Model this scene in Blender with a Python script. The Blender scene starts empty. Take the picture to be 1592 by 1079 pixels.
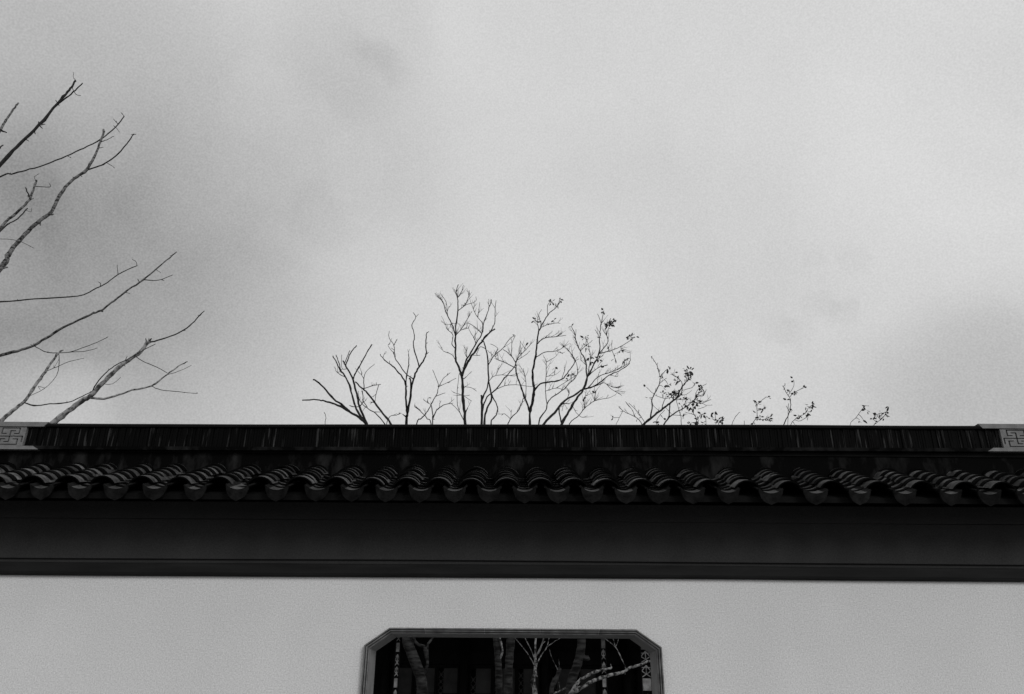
import bpy, bmesh, math, random
from mathutils import Vector, Matrix, noise
random.seed(7)
S = bpy.context.scene
C = S.collection
R = math.radians

# ------------------------------------------------------------------ camera
PW, PH, F = 1592.0, 1079.0, 1260.0
PITCH, ROLL, YAW = R(24.2), 0.0076, 0.004
CAM = Vector((0.0, -3.8, 1.6))
fwd = Vector((-math.sin(YAW)*math.cos(PITCH), math.cos(YAW)*math.cos(PITCH), math.sin(PITCH)))
rt0 = fwd.cross(Vector((0, 0, 1))).normalized()
up0 = rt0.cross(fwd)
rgt = rt0*math.cos(ROLL) + up0*math.sin(ROLL)
upv = up0*math.cos(ROLL) - rt0*math.sin(ROLL)
cam = bpy.data.cameras.new('camera')
cam_o = bpy.data.objects.new('camera', cam)
C.objects.link(cam_o)
cam.sensor_width = 36.0
cam.lens = F/PW*36.0
cam.clip_start = 0.05
cam.clip_end = 3000
M = Matrix((rgt, upv, -fwd)).transposed().to_4x4()
M.translation = CAM
cam_o.matrix_world = M
S.camera = cam_o
S.render.resolution_x, S.render.resolution_y = 1024, 694


def ray(px, py):
    return (fwd*F + rgt*(px-PW/2) - upv*(py-PH/2)).normalized()


def at(px, py, Y):
    """World point seen at a place of the photograph, standing on the vertical plane y = Y."""
    d = ray(px, py)
    return CAM + d*((Y-CAM.y)/d.y)


def mpp(p):
    """Metres per photograph pixel at world point p."""
    return (p-CAM).dot(fwd)/F


# ------------------------------------------------------------------ sky, sun, exposure
SUN_EL, SUN_AZ = R(27), R(146)      # behind the camera, from the right
w = bpy.data.worlds.new('World')
S.world = w
w.use_nodes = True
nt = w.node_tree
nt.nodes.clear()
N = nt.nodes.new
L = nt.links.new


def math_node(tree, op, a, b=None, clamp=False):
    n = tree.nodes.new('ShaderNodeMath')
    n.operation = op
    n.use_clamp = clamp
    for i, v in enumerate((a, b)):
        if v is None:
            continue
        if isinstance(v, (int, float)):
            n.inputs[i].default_value = v
        else:
            tree.links.new(v, n.inputs[i])
    return n.outputs[0]


out = N('ShaderNodeOutputWorld')
bg = N('ShaderNodeBackground')
bg.inputs['Strength'].default_value = 0.1
sky = N('ShaderNodeTexSky')
sky.sky_type = 'NISHITA'
sky.sun_disc = False
sky.sun_elevation = SUN_EL
sky.sun_rotation = SUN_AZ
bw = N('ShaderNodeRGBToBW')
L(sky.outputs[0], bw.inputs[0])
tc = N('ShaderNodeTexCoord')
# clouds lie on a flat layer: direction / height, so that they shrink towards the horizon
sep = N('ShaderNodeSeparateXYZ')
L(tc.outputs['Generated'], sep.inputs[0])
hz = math_node(nt, 'ADD', math_node(nt, 'ABSOLUTE', sep.outputs[2]), 0.22)
cmb = N('ShaderNodeCombineXYZ')
L(math_node(nt, 'DIVIDE', sep.outputs[0], hz), cmb.inputs[0])
L(math_node(nt, 'DIVIDE', sep.outputs[1], hz), cmb.inputs[1])


def wnoise(scale, detail, rough, vec, dist=0.0):
    n = N('ShaderNodeTexNoise')
    n.inputs['Scale'].default_value = scale
    n.inputs['Detail'].default_value = detail
    n.inputs['Roughness'].default_value = rough
    n.inputs['Distortion'].default_value = dist
    L(vec, n.inputs['Vector'])
    return n


big = wnoise(1.1, 2, 0.5, cmb.outputs[0], 0.4)
smap = N('ShaderNodeMapping')            # wind-drawn streaks
smap.inputs['Rotation'].default_value = (0, 0, R(-45))
L(cmb.outputs[0], smap.inputs[0])
smap2 = N('ShaderNodeMapping')
smap2.inputs['Scale'].default_value = (0.38, 1.0, 1.0)
L(smap.outputs[0], smap2.inputs[0])
fine = wnoise(2.6, 4, 0.55, smap2.outputs[0], 0.6)
grain = wnoise(520.0, 0, 0.5, tc.outputs['Generated'])
wrp = wnoise(6.0, 4, 0.6, tc.outputs['Generated'])
sub = N('ShaderNodeVectorMath'); sub.operation = 'SUBTRACT'
L(wrp.outputs['Color'], sub.inputs[0]); sub.inputs[1].default_value = (0.5, 0.5, 0.5)
scl = N('ShaderNodeVectorMath'); scl.operation = 'SCALE'
L(sub.outputs[0], scl.inputs[0]); scl.inputs['Scale'].default_value = 0.055
add = N('ShaderNodeVectorMath'); add.operation = 'ADD'
L(tc.outputs['Generated'], add.inputs[0]); L(scl.outputs[0], add.inputs[1])
nrm = N('ShaderNodeVectorMath'); nrm.operation = 'NORMALIZE'
L(add.outputs[0], nrm.inputs[0])
wdir = nrm.outputs[0]
wr2 = wnoise(19.0, 4, 0.65, tc.outputs['Generated'])
sb2 = N('ShaderNodeVectorMath'); sb2.operation = 'SUBTRACT'
L(wr2.outputs['Color'], sb2.inputs[0]); sb2.inputs[1].default_value = (0.5, 0.5, 0.5)
sc2 = N('ShaderNodeVectorMath'); sc2.operation = 'MULTIPLY'
L(sb2.outputs[0], sc2.inputs[0]); sc2.inputs[1].default_value = (0.075, 0.06, 0.05)
ad2 = N('ShaderNodeVectorMath'); ad2.operation = 'ADD'
L(tc.outputs['Generated'], ad2.inputs[0]); L(sc2.outputs[0], ad2.inputs[1])
nr2 = N('ShaderNodeVectorMath'); nr2.operation = 'NORMALIZE'
L(ad2.outputs[0], nr2.inputs[0])
val = math_node(nt, 'ADD', 6.75, math_node(nt, 'MULTIPLY', math_node(nt, 'SUBTRACT', big.outputs[0], 0.5), 0.45))
val = math_node(nt, 'ADD', val, math_node(nt, 'MULTIPLY', math_node(nt, 'SUBTRACT', fine.outputs[0], 0.5), 0.55))
val = math_node(nt, 'ADD', val, math_node(nt, 'MULTIPLY', math_node(nt, 'SUBTRACT', grain.outputs[0], 0.5), 1.2))
CLOUDS = [  # heavier and thinner cloud masses: place, angular size (in px of the photo), depth of grey
    (120, 560, 430, -1.25), (0, 520, 330, -0.75), (60, 300, 520, -0.55), (470, 330, 330, -0.6), (330, 220, 400, -0.6), (30, 90, 320, -0.7), (380, 600, 260, -0.3),
    (560, 40, 150, -0.45), (-450, 450, 600, -1.0),
    (1520, 640, 200, -1.0), (1630, 620, 200, -0.6), (1340, 655, 170, -0.3), (1000, 420, 300, -0.12),
    (50, 665, 130, 1.2), (150, 660, 120, 0.5), (520, 470, 220, 0.35), (350, 20, 220, 0.25), (1560, 150, 300, 0.3), (1350, 100, 240, 0.2),
    # small torn wisps
    (560, 74, 34, -0.2), (580, 92, 34, -0.36), (604, 108, 34, -0.28), (624, 122, 30, -0.15), (536, 52, 36, -0.15), (1272, 401, 24, -0.2), (1326, 401, 24, -0.2),
    (1286, 476, 28, -0.3), (1312, 482, 30, -0.35), (1208, 508, 44, -0.28), (1240, 514, 40, -0.28), (500, 335, 70, -0.3), (430, 365, 80, -0.2),
    (480, 210, 70, 0.22), (550, 250, 65, 0.2), (410, 150, 70, 0.2),
]
brk = wnoise(3.4, 5, 0.52, tc.outputs['Generated'], 0.7)
bm_ = N('ShaderNodeMapRange')
L(brk.outputs[0], bm_.inputs[0])
bm_.inputs[1].default_value, bm_.inputs[2].default_value, bm_.inputs[3].default_value, bm_.inputs[4].default_value = 0.32, 0.68, 0.72, 1.25
mass = None
val = math_node(nt, 'ADD', val, math_node(nt, 'MULTIPLY', math_node(nt, 'SUBTRACT', brk.outputs[0], 0.5), 1.5))
for px, py, r, dv in CLOUDS:
    dot = N('ShaderNodeVectorMath'); dot.operation = 'DOT_PRODUCT'
    L(wdir if r > 90 else nr2.outputs[0], dot.inputs[0]); dot.inputs[1].default_value = ray(px, py)
    c = dot.outputs['Value']
    mr = N('ShaderNodeMapRange')
    mr.interpolation_type = 'SMOOTHERSTEP'
    L(c, mr.inputs[0])
    mr.inputs[1].default_value = math.cos(math.atan(r/F))
    mr.inputs[2].default_value = 1.0
    mr.inputs[3].default_value = 0.0
    mr.inputs[4].default_value = dv
    mass = mr.outputs[0] if mass is None else math_node(nt, 'ADD', mass, mr.outputs[0])
val = math_node(nt, 'ADD', val, math_node(nt, 'MULTIPLY', mass, bm_.outputs[0]))
val = math_node(nt, 'MAXIMUM', val, 1.5)
val = math_node(nt, 'ADD', math_node(nt, 'MULTIPLY', val, 0.94), math_node(nt, 'MULTIPLY', bw.outputs[0], 0.06))
L(val, bg.inputs['Color'])
L(bg.outputs[0], out.inputs['Surface'])

sun = bpy.data.lights.new('sun', 'SUN')
sun.energy = 1.1
sun.angle = R(18)
sun_o = bpy.data.objects.new('sun', sun)
C.objects.link(sun_o)
sd = Vector((math.sin(SUN_AZ)*math.cos(SUN_EL), math.cos(SUN_AZ)*math.cos(SUN_EL), math.sin(SUN_EL)))
sun_o.rotation_euler = (-sd).to_track_quat('-Z', 'Y').to_euler()
S.view_settings.view_transform = 'Standard'
S.view_settings.look = 'None'
S.view_settings.exposure = 0.0
S.view_settings.gamma = 1.0


# ------------------------------------------------------------------ materials (the photograph is black and white)
def mat(name, lo, hi, rough=0.7, spec=0.3, scale=6.0, stretch=(1, 1, 1), bump=0.0, bscale=60.0, detail=6.0,
        contrast=(0.3, 0.7), per_object=0.0):
    m = bpy.data.materials.new(name)
    m.use_nodes = True
    t = m.node_tree
    b = t.nodes['Principled BSDF']
    co = t.nodes.new('ShaderNodeTexCoord')
    mp = t.nodes.new('ShaderNodeMapping')
    mp.inputs['Scale'].default_value = stretch
    t.links.new(co.outputs['Object'], mp.inputs[0])
    n = t.nodes.new('ShaderNodeTexNoise')
    n.inputs['Scale'].default_value = scale
    n.inputs['Detail'].default_value = detail
    n.inputs['Roughness'].default_value = 0.6
    info = t.nodes.new('ShaderNodeObjectInfo')
    if per_object:
        sh = t.nodes.new('ShaderNodeVectorMath'); sh.operation = 'ADD'
        t.links.new(mp.outputs[0], sh.inputs[0])
        mul = math_node(t, 'MULTIPLY', info.outputs['Random'], 37.0)
        t.links.new(mul, sh.inputs[1])
        t.links.new(sh.outputs[0], n.inputs['Vector'])
    else:
        t.links.new(mp.outputs[0], n.inputs['Vector'])
    r = t.nodes.new('ShaderNodeMapRange')
    t.links.new(n.outputs[0], r.inputs[0])
    r.inputs[1].default_value, r.inputs[2].default_value = contrast
    r.inputs[3].default_value, r.inputs[4].default_value = lo, hi
    v = r.outputs[0]
    if per_object:
        k = math_node(t, 'ADD', math_node(t, 'MULTIPLY', info.outputs['Random'], 2*per_object), 1.0-per_object)
        v = math_node(t, 'MULTIPLY', v, k)
    t.links.new(v, b.inputs['Base Color'])
    b.inputs['Roughness'].default_value = rough
    b.inputs['Specular IOR Level'].default_value = spec
    if bump:
        n2 = t.nodes.new('ShaderNodeTexNoise')
        n2.inputs['Scale'].default_value = bscale
        n2.inputs['Detail'].default_value = 8
        t.links.new(mp.outputs[0], n2.inputs['Vector'])
        bp = t.nodes.new('ShaderNodeBump')
        bp.inputs['Strength'].default_value = bump
        bp.inputs['Distance'].default_value = 0.004
        t.links.new(n2.outputs[0], bp.inputs['Height'])
        t.links.new(bp.outputs[0], b.inputs['Normal'])
    return m


M_PLASTER = mat('white_plaster', 0.58, 0.64, 0.9, 0.15, 1.7, bump=0.35, bscale=45, contrast=(0.25, 0.7))
def add_speckle(m, sc, amt, streak=None):
    """fine grain, and faint vertical rain marks, multiplied into a material's own colour."""
    t = m.node_tree
    b = t.nodes['Principled BSDF']
    src = b.inputs['Base Color'].links[0].from_socket
    co = t.nodes.new('ShaderNodeTexCoord')
    terms = [(sc, (1, 1, 1), amt, 1)]
    if streak:
        terms += [(1.0, streak[0], streak[1], 5), (0.9, (1, 1, 1), streak[1], 4)]
    for scale, st, am, dt in terms:
        mp = t.nodes.new('ShaderNodeMapping'); mp.inputs['Scale'].default_value = st
        t.links.new(co.outputs['Object'], mp.inputs[0])
        n = t.nodes.new('ShaderNodeTexNoise'); n.inputs['Scale'].default_value = scale; n.inputs['Detail'].default_value = dt
        t.links.new(mp.outputs[0], n.inputs['Vector'])
        k = math_node(t, 'ADD', math_node(t, 'MULTIPLY', math_node(t, 'SUBTRACT', n.outputs[0], 0.5), 2*am), 1.0)
        src = math_node(t, 'MULTIPLY', src, k)
    t.links.new(src, b.inputs['Base Color'])


add_speckle(M_PLASTER, 170.0, 0.36, ((7, 1, 0.5), 0.02))
M_FRIEZE = mat('dark_limewash', 0.026, 0.036, 0.85, 0.12, 2.2, bump=0.3, bscale=50)
M_MOULD = mat('dark_moulding', 0.007, 0.016, 0.75, 0.12, 4.0, stretch=(0.6, 1, 6), bump=0.2)
M_TILE = mat('fired_clay_tile', 0.001, 0.004, 0.7, 0.03, 26.0, bump=0.35, bscale=120, per_object=0.35)  # near black: shade of the gaps painted on tile rims, edges and undersides
M_TILETOP = mat('lit_tile_top', 0.018, 0.12, 0.5, 0.15, 30.0, bump=0.25, bscale=120, contrast=(0.36, 0.70), per_object=0.6)  # paler upper faces: light on the exposed tops put into the colour
M_DRIPTOP = mat('lit_drip_lip', 0.012, 0.09, 0.6, 0.15, 22.0, per_object=0.3)  # bright crescent along the trough painted in as a highlight, eave rims too
M_DRIP = mat('drip_tile_clay', 0.002, 0.013, 0.8, 0.06, 30.0, bump=0.5, bscale=110, per_object=0.3)
M_RIDGE = mat('ridge_tile_lichen', 0.001, 0.11, 0.8, 0.08, 1.0, stretch=(75, 20, 4), detail=3, contrast=(0.58, 0.92))
M_BAND = mat('ridge_band_mortar', 0.0015, 0.032, 0.85, 0.05, 1.0, stretch=(9, 9, 9), detail=6, contrast=(0.45, 0.85), bump=0.3)
M_PANEL = mat('ridge_panel_mortar', 0.0015, 0.03, 0.85, 0.05, 1.0, stretch=(13, 5, 5), detail=6, contrast=(0.5, 0.85), bump=0.3)
add_speckle(M_FRIEZE, 160.0, 0.4, ((9, 1, 0.8), 0.07))
M_ORN = mat('grey_brick_ornament', 0.13, 0.21, 0.8, 0.2, 22.0, bump=0.4, bscale=90)
M_GROOVE = mat('ornament_joint', 0.004, 0.008, 0.9, 0.1, 9.0)
M_FRAME = mat('grey_polished_brick', 0.07, 0.19, 0.7, 0.25, 26.0, bump=0.4, bscale=100, per_object=0.12)
M_MORTAR = mat('pale_lime_mortar', 0.2, 0.55, 0.9, 0.1, 60.0)
M_LINING = mat('grey_brick_reveal', 0.14, 0.22, 0.75, 0.2, 9.0, bump=0.3, bscale=80)
M_BED = mat('roof_bed_mortar', 0.003, 0.007, 0.9, 0.1, 9.0)
M_BARK2 = mat('pale_speckled_bark', 0.05, 0.32, 0.85, 0.15, 30.0, bump=0.9, bscale=80, contrast=(0.40, 0.56))
M_BARK = mat('pale_grey_bark', 0.015, 0.2, 0.85, 0.15, 34.0, stretch=(1, 1, 1.6), bump=0.9, bscale=80, contrast=(0.40, 0.60))
M_BARKD = mat('dark_bark', 0.012, 0.035, 0.9, 0.1, 30.0, bump=0.4)
M_BARKM = mat('ringed_brown_bark', 0.004, 0.042, 0.9, 0.12, 9.0, stretch=(1, 1, 5), bump=0.7, bscale=40, contrast=(0.4, 0.68))
M_BARKP = mat('pale_lit_bark', 0.012, 0.28, 0.85, 0.15, 42.0, bump=1.0, bscale=60, contrast=(0.42, 0.62))
M_LEAF = mat('dry_leaf', 0.02, 0.045, 0.6, 0.2, 30.0)
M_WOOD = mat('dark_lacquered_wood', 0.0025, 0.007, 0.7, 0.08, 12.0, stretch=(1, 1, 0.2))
M_PANE = mat('dim_paper_pane', 0.024, 0.05, 0.6, 0.15, 5.0)
M_FRET = mat('pale_fretwork', 0.07, 0.30, 0.7, 0.2, 14.0)
M_ROOFT = mat('hall_roof_clay', 0.02, 0.04, 0.7, 0.2, 9.0)
M_PAVE = mat('grey_paving', 0.16, 0.24, 0.85, 0.2, 3.0, bump=0.3)


# ------------------------------------------------------------------ object helpers
def link(name, me, m, parent=None, loc=None):
    o = bpy.data.objects.new(name, me)
    C.objects.link(o)
    if m is not None and not me.materials:
        me.materials.append(m)
    if parent is not None:
        o.parent = parent
    if loc is not None:
        o.location = loc
    return o


def mesh(name, verts, faces, smooth=False):
    me = bpy.data.meshes.new(name)
    me.from_pydata([tuple(v) for v in verts], [], faces)
    bm = bmesh.new(); bm.from_mesh(me)
    bmesh.ops.recalc_face_normals(bm, faces=bm.faces)
    bm.to_mesh(me); bm.free()
    if smooth:
        for p in me.polygons:
            p.use_smooth = True
    return me


def tag(o, label, cat, group=None):
    o['label'] = label
    o['category'] = cat
    if group:
        o['group'] = group
    return o


def empty(name, loc):
    o = bpy.data.objects.new(name, None)
    o.empty_display_size = 0.2
    o.location = loc
    C.objects.link(o)
    return o


class MB:
    def __init__(s):
        s.v, s.f = [], []

    def box(s, a, b):
        n = len(s.v)
        s.v += [Vector((x, y, z)) for x in (a[0], b[0]) for y in (a[1], b[1]) for z in (a[2], b[2])]
        s.f += [tuple(n+i for i in q) for q in ((0, 1, 3, 2), (4, 6, 7, 5), (0, 4, 5, 1), (2, 3, 7, 6), (0, 2, 6, 4), (1, 5, 7, 3))]

    def prism(s, poly, y0, y1):
        """poly: list of (x, z); extruded along y."""
        n, k = len(s.v), len(poly)
        s.v += [Vector((x, y0, z)) for x, z in poly] + [Vector((x, y1, z)) for x, z in poly]
        s.f += [tuple(range(n, n+k)), tuple(range(n+2*k-1, n+k-1, -1))]
        s.f += [(n+i, n+(i+1) % k, n+k+(i+1) % k, n+k+i) for i in range(k)]

    def bar(s, p, q, wd, y0, y1):
        """flat bar in the xz plane from p to q, width wd."""
        d = Vector((q[0]-p[0], q[1]-p[1])); d.normalize()
        nx, nz = -d.y*wd/2, d.x*wd/2
        s.prism([(p[0]+nx, p[1]+nz), (q[0]+nx, q[1]+nz), (q[0]-nx, q[1]-nz), (p[0]-nx, p[1]-nz)], y0, y1)

    def tube(s, pts, rad, n=6, cap=True):
        base = len(s.v)
        up = Vector((0.31, 0.87, 0.38))
        k = len(pts)
        for i, p in enumerate(pts):
            t = (pts[min(i+1, k-1)] - pts[max(i-1, 0)])
            if t.length < 1e-9:
                t = Vector((0, 0, 1))
            t.normalize()
            a = t.cross(up)
            if a.length < 0.1:
                a = t.cross(Vector((1, 0, 0)))
            a.normalize()
            b = t.cross(a)
            for j in range(n):
                th = 2*math.pi*j/n
                s.v.append(p + (a*math.cos(th) + b*math.sin(th))*rad[i])
        for i in range(k-1):
            for j in range(n):
                s.f.append((base+i*n+j, base+i*n+(j+1) % n, base+(i+1)*n+(j+1) % n, base+(i+1)*n+j))
        if cap:
            s.f.append(tuple(base+j for j in range(n)))
            s.f.append(tuple(base+(k-1)*n+j for j in range(n-1, -1, -1)))

    def build(s, name, m, parent=None, off=None, smooth=False, kind=None):
        vs = [v-off for v in s.v] if off is not None else s.v
        o = link(name, mesh(name, vs, s.f, smooth), m, parent)
        if kind:
            o['kind'] = kind
        return o


def bar_x(name, prof, x0, x1, m, parent, n=90, jit=0.0012, tilt=0.0, seed=0.0, loc=None):
    """A long course running along the wall: profile (y, z) swept along x with the small waver of handwork."""
    v, f = [], []
    k = len(prof)
    for i in range(n+1):
        x = x0+(x1-x0)*i/n
        for j, (y, z) in enumerate(prof):
            q = Vector((x*1.6, seed+y*5, z*5))
            v.append((x, y+jit*noise.noise(q), z+tilt*x+jit*noise.noise(q+Vector((0, 9.1, 3.3))) + 0.0015*math.sin(x*1.4+seed)))
    for i in range(n):
        for j in range(k):
            f.append((i*k+j, i*k+(j+1) % k, (i+1)*k+(j+1) % k, (i+1)*k+j))
    f.append(tuple(range(k)))
    f.append(tuple(n*k+j for j in range(k-1, -1, -1)))
    o = link(name, mesh(name, v, f), m, parent)
    return o


# ------------------------------------------------------------------ ground
g = MB()
g.box((-400, -400, -0.3), (400, 400, 0.0))
o = g.build('ground', M_PAVE)
o['kind'] = 'structure'

# ------------------------------------------------------------------ garden wall
XW, TH, TW = 5.2, 0.22, 0.16
wall = empty('garden_wall', (0, 0, 0))
tag(wall, 'white plastered garden wall with dark frieze, tiled coping and chamfered window', 'wall')

# window opening (outer edge of the frame, front plane of the wall)
YF = -0.02
xl, xr = at(566, 1004, YF).x, at(1029, 1006, YF).x
zt = at(797, 977, YF).z
cx, cz = 0.108, 0.074
zb = zt-1.25
OCT = [(xl+cx, zt), (xl, zt-cz), (xl, zb+cz), (xl+cx, zb), (xr-cx, zb), (xr, zb+cz), (xr, zt-cz), (xr-cx, zt)]  # ccw from the front


def inset(poly, d):
    n = len(poly)
    res = []
    for i in range(n):
        p0, p1, p2 = Vector(poly[i-1]), Vector(poly[i]), Vector(poly[(i+1) % n])
        a, b = (p1-p0).normalized(), (p2-p1).normalized()
        na, nb = Vector((-a.y, a.x)), Vector((-b.y, b.x))
        bis = (na+nb)
        bis /= bis.dot(na)
        res.append(p1+bis*d)
    return res


io = inset(OCT, 0.014)
ZW = 2.30
mb = MB()
X0, X1 = io[1].x, io[6].x
mb.box((-XW, 0, -0.05), (X0, TW, ZW))
mb.box((X1, 0, -0.05), (XW, TW, ZW))
mb.box((X0, 0, io[0].y), (X1, TW, ZW))
mb.box((X0, 0, -0.05), (X1, TW, io[3].y))
for a, b, c in (((X0, io[0].y), (io[0].x, io[0].y), (X0, io[1].y)), ((X1, io[7].y), (X1, io[6].y), (io[7].x, io[7].y)),
                ((X0, io[3].y), (X0, io[2].y), (io[3].x, io[3].y)), ((X1, io[4].y), (io[4].x, io[4].y), (X1, io[5].y))):
    mb.prism([a, b, c], 0, TW)
mb.build('plaster_face', M_PLASTER, wall)

# window frame: reveal lining, with the moulded bricks as its pieces
li, lo_ = inset(OCT, 0.0255), inset(OCT, 0.012)
v, f = [], []
for y, ring in ((-0.004, lo_), (-0.004, li), (TW+0.003, li), (TW+0.003, lo_)):
    v += [(p.x, y, p.y) for p in ring]
for a in range(4):
    b = (a+1) % 4
    for i in range(8):
        j = (i+1) % 8
        f.append((a*8+i, a*8+j, b*8+j, b*8+i))
frame = link('window_frame', mesh('window_frame', v, f), M_LINING, wall)
PROF = [(d*0.7, y) for d, y in [(0.0, 0.010), (0.0, -0.020), (0.003, -0.026), (0.009, -0.027), (0.0105, -0.012), (0.015, -0.012), (0.0155, -0.025),
        (0.022, -0.023), (0.0235, -0.008), (0.028, -0.008), (0.0285, -0.018), (0.0345, -0.015), (0.0355, 0.004), (0.0355, 0.010)]]
RINGS = [inset(OCT, d) for d, _ in PROF]  # noqa


def frame_brick(side, t0, t1, dy, name='frame_brick', m=None):
    i, j = side, (side+1) % 8
    v, f = [], []
    k = len(PROF)
    for t in (t0, t1):
        for r, (d, y) in zip(RINGS, PROF):
            p = r[i].lerp(r[j], t)
            v.append((p.x, y+dy, p.y))
    for a in range(k-1):
        f.append((a, a+1, k+a+1, k+a))
    f.append(tuple(range(k)))
    f.append(tuple(range(2*k-1, k-1, -1)))
    link(name, mesh(name, v, f), m or M_FRAME, frame)


rs = random.Random(3)
for side in range(8):
    p, q = Vector(OCT[side]), Vector(OCT[(side+1) % 8])
    ln = (q-p).length
    if side == 7:      # top course, joints where the photograph shows them; runs right to left
        cuts = [0.0] + sorted((q.x-at(x, 978, YF).x)/(q.x-p.x)*1.0 for x in ())
        xs = [at(x, 979, YF).x for x in (932, 840, 753, 660)]
        cuts = [0.0]+[(x-p.x)/(q.x-p.x) for x in xs]+[1.0]
    else:
        n = max(1, round(ln/0.27))
        cuts = [i/n for i in range(n+1)]
    g_ = 0.0011/ln
    for a, b in zip(cuts, cuts[1:]):
        frame_brick(side, a+(g_ if a > 0 else 0), b-(g_ if b < 1 else 0), rs.uniform(-0.0012, 0.0012))
        if b < 1:
            frame_brick(side, b-g_*0.95, b+g_*0.95, 0.0028, 'mortar_joint', M_MORTAR)

# frieze and mouldings
bar_x('moulding', [(0.01, 2.2095), (-0.020, 2.2095), (-0.026, 2.205), (-0.029, 2.196), (-0.029, 2.166), (-0.025, 2.157), (-0.015, 2.152), (0.01, 2.152)],
      -XW, XW, M_MOULD, wall, seed=1.0)
bar_x('frieze', [(0.02, 2.408), (-0.018, 2.408), (-0.018, 2.228), (-0.006, 2.223), (-0.006, 2.2097), (0.02, 2.2097)], -XW, XW, M_FRIEZE, wall, seed=2.0)
bar_x('fascia', [(0.02, 2.4790), (-0.034, 2.4865), (-0.030, 2.4083), (0.02, 2.4083)], -XW, XW, M_FRIEZE, wall, seed=3.0)

# roof: bed with tiles in rows
EY, EZ = -0.28, 2.545            # crest of the lowest cover tile
A = math.atan2(2.711-2.545, 0.365)
TA = math.tan(A)
YC = TH/2                         # ridge axis


def slope_z(y, off):
    return EZ+(y-EY)*TA+off


prof = [(-0.262, slope_z(-0.262, -0.085)), (-0.262, slope_z(-0.262, -0.108)), (-0.03, 2.4795), (TH+0.03, 2.4795), (TH+0.262, slope_z(-0.262, -0.108)),
        (TH+0.262, slope_z(-0.262, -0.085)), (YC, slope_z(YC, -0.085))]
prof = [prof[0], prof[1], (0.05, slope_z(0.0, -0.108)), (0.05, 2.4793), (TH-0.05, 2.4793), (TH-0.05, slope_z(0.0, -0.108)), prof[4], prof[5], prof[6]]
roof = bar_x('roof', prof, -XW, XW, M_BED, wall, jit=0.0)


def arc_tile(wd, rise, length, th, sign, n=9, tip=0.0):
    """curved roof tile; y = 0 is its lower edge, the crest (or trough) is at z = 0. sign +1 convex cover, -1 concave channel."""
    Rr = wd*wd/(8*rise)+rise/2
    ha = math.asin(wd/2/Rr)
    v, f = [], []
    rows = [0.0, 0.028, length]
    for y in rows:
        for q in range(2):
            for i in range(n+1):
                a = -ha+2*ha*i/n
                rr = Rr-q*th if sign > 0 else Rr+q*th
                x = rr*math.sin(a)*(1.0-tip*y/length)
                z = (rr*math.cos(a)-Rr)*sign
                if y == 0.0:
                    z -= 0.0012*(1 if q == 0 else -1)
                v.append((x, y, z))
    k = n+1
    idx = lambda r, q, i: (r*2+q)*k+i
    for r in range(2):
        for i in range(n):
            f.append((idx(r, 0, i), idx(r, 0, i+1), idx(r+1, 0, i+1), idx(r+1, 0, i)))
            f.append((idx(r, 1, i), idx(r+1, 1, i), idx(r+1, 1, i+1), idx(r, 1, i+1)))
        for i in (0, n):
            f.append((idx(r, 0, i), idx(r+1, 0, i), idx(r+1, 1, i), idx(r, 1, i)))
    for r in (0, 2):
        for i in range(n):
            f.append((idx(r, 0, i), idx(r, 1, i), idx(r, 1, i+1), idx(r, 0, i+1)))
    return v, f


def smooth_mesh(name, v, f, m, top=None, lip=0.020, rim=None):
    me = mesh(name, v, f)
    me.materials.append(m)
    me.polygons.foreach_set('use_smooth', [True]*len(me.polygons))
    me.set_sharp_from_angle(angle=R(35))
    if top is not None:
        me.materials.append(top)
        if rim is not None:
            me.materials.append(rim)
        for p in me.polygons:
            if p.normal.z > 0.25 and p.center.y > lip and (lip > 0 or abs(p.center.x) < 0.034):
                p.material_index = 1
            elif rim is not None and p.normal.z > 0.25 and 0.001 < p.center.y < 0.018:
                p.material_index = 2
    return me


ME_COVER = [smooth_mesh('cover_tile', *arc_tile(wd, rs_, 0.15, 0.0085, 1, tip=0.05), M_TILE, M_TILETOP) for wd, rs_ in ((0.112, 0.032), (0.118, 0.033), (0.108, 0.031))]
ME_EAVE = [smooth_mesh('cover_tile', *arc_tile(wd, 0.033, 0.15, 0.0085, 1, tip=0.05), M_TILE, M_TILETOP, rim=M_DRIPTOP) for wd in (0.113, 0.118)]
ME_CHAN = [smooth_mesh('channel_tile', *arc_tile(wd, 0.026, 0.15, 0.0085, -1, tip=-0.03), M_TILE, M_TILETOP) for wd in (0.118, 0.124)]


def drip_mesh(wd, seed):
    r = random.Random(seed)
    v, f = arc_tile(wd, 0.022, 0.15, 0.008, -1, n=10)
    n = 10
    base = len(v)
    Rr = wd*wd/(8*0.022)+0.011
    ha = math.asin(wd/2/Rr)
    # hanging tongue: its top follows the trough, its bottom is a leaf-like point
    for y in (-0.004, 0.007):
        for i in range(n+1):
            a = -ha+2*ha*i/n
            x = Rr*math.sin(a)
            top = (Rr-Rr*math.cos(a))+0.001
            u = min(1.0, abs(x)/(wd/2))
            low = -0.040*(1-u**2.6)**0.62-0.003-0.007*math.exp(-(u/0.2)**2) + r.uniform(-0.001, 0.001)
            v.append((x, y, top)); v.append((x*0.985, y-0.010*(-low/0.06), low+top*0.25))
    k = 2*(n+1)
    for s_ in (0, 1):
        for i in range(n):
            q = base+s_*k+2*i
            f.append((q, q+2, q+3, q+1))
    for i in range(n):
        q = base+2*i
        f.append((q+1, q+3, q+k+3, q+k+1))
        f.append((q, q+k, q+k+2, q+2))
    for q in (base, base+2*n):
        f.append((q, q+1, q+k+1, q+k))
    return smooth_mesh('drip_tile', v, f, M_DRIP, M_DRIPTOP, -0.5)


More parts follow.
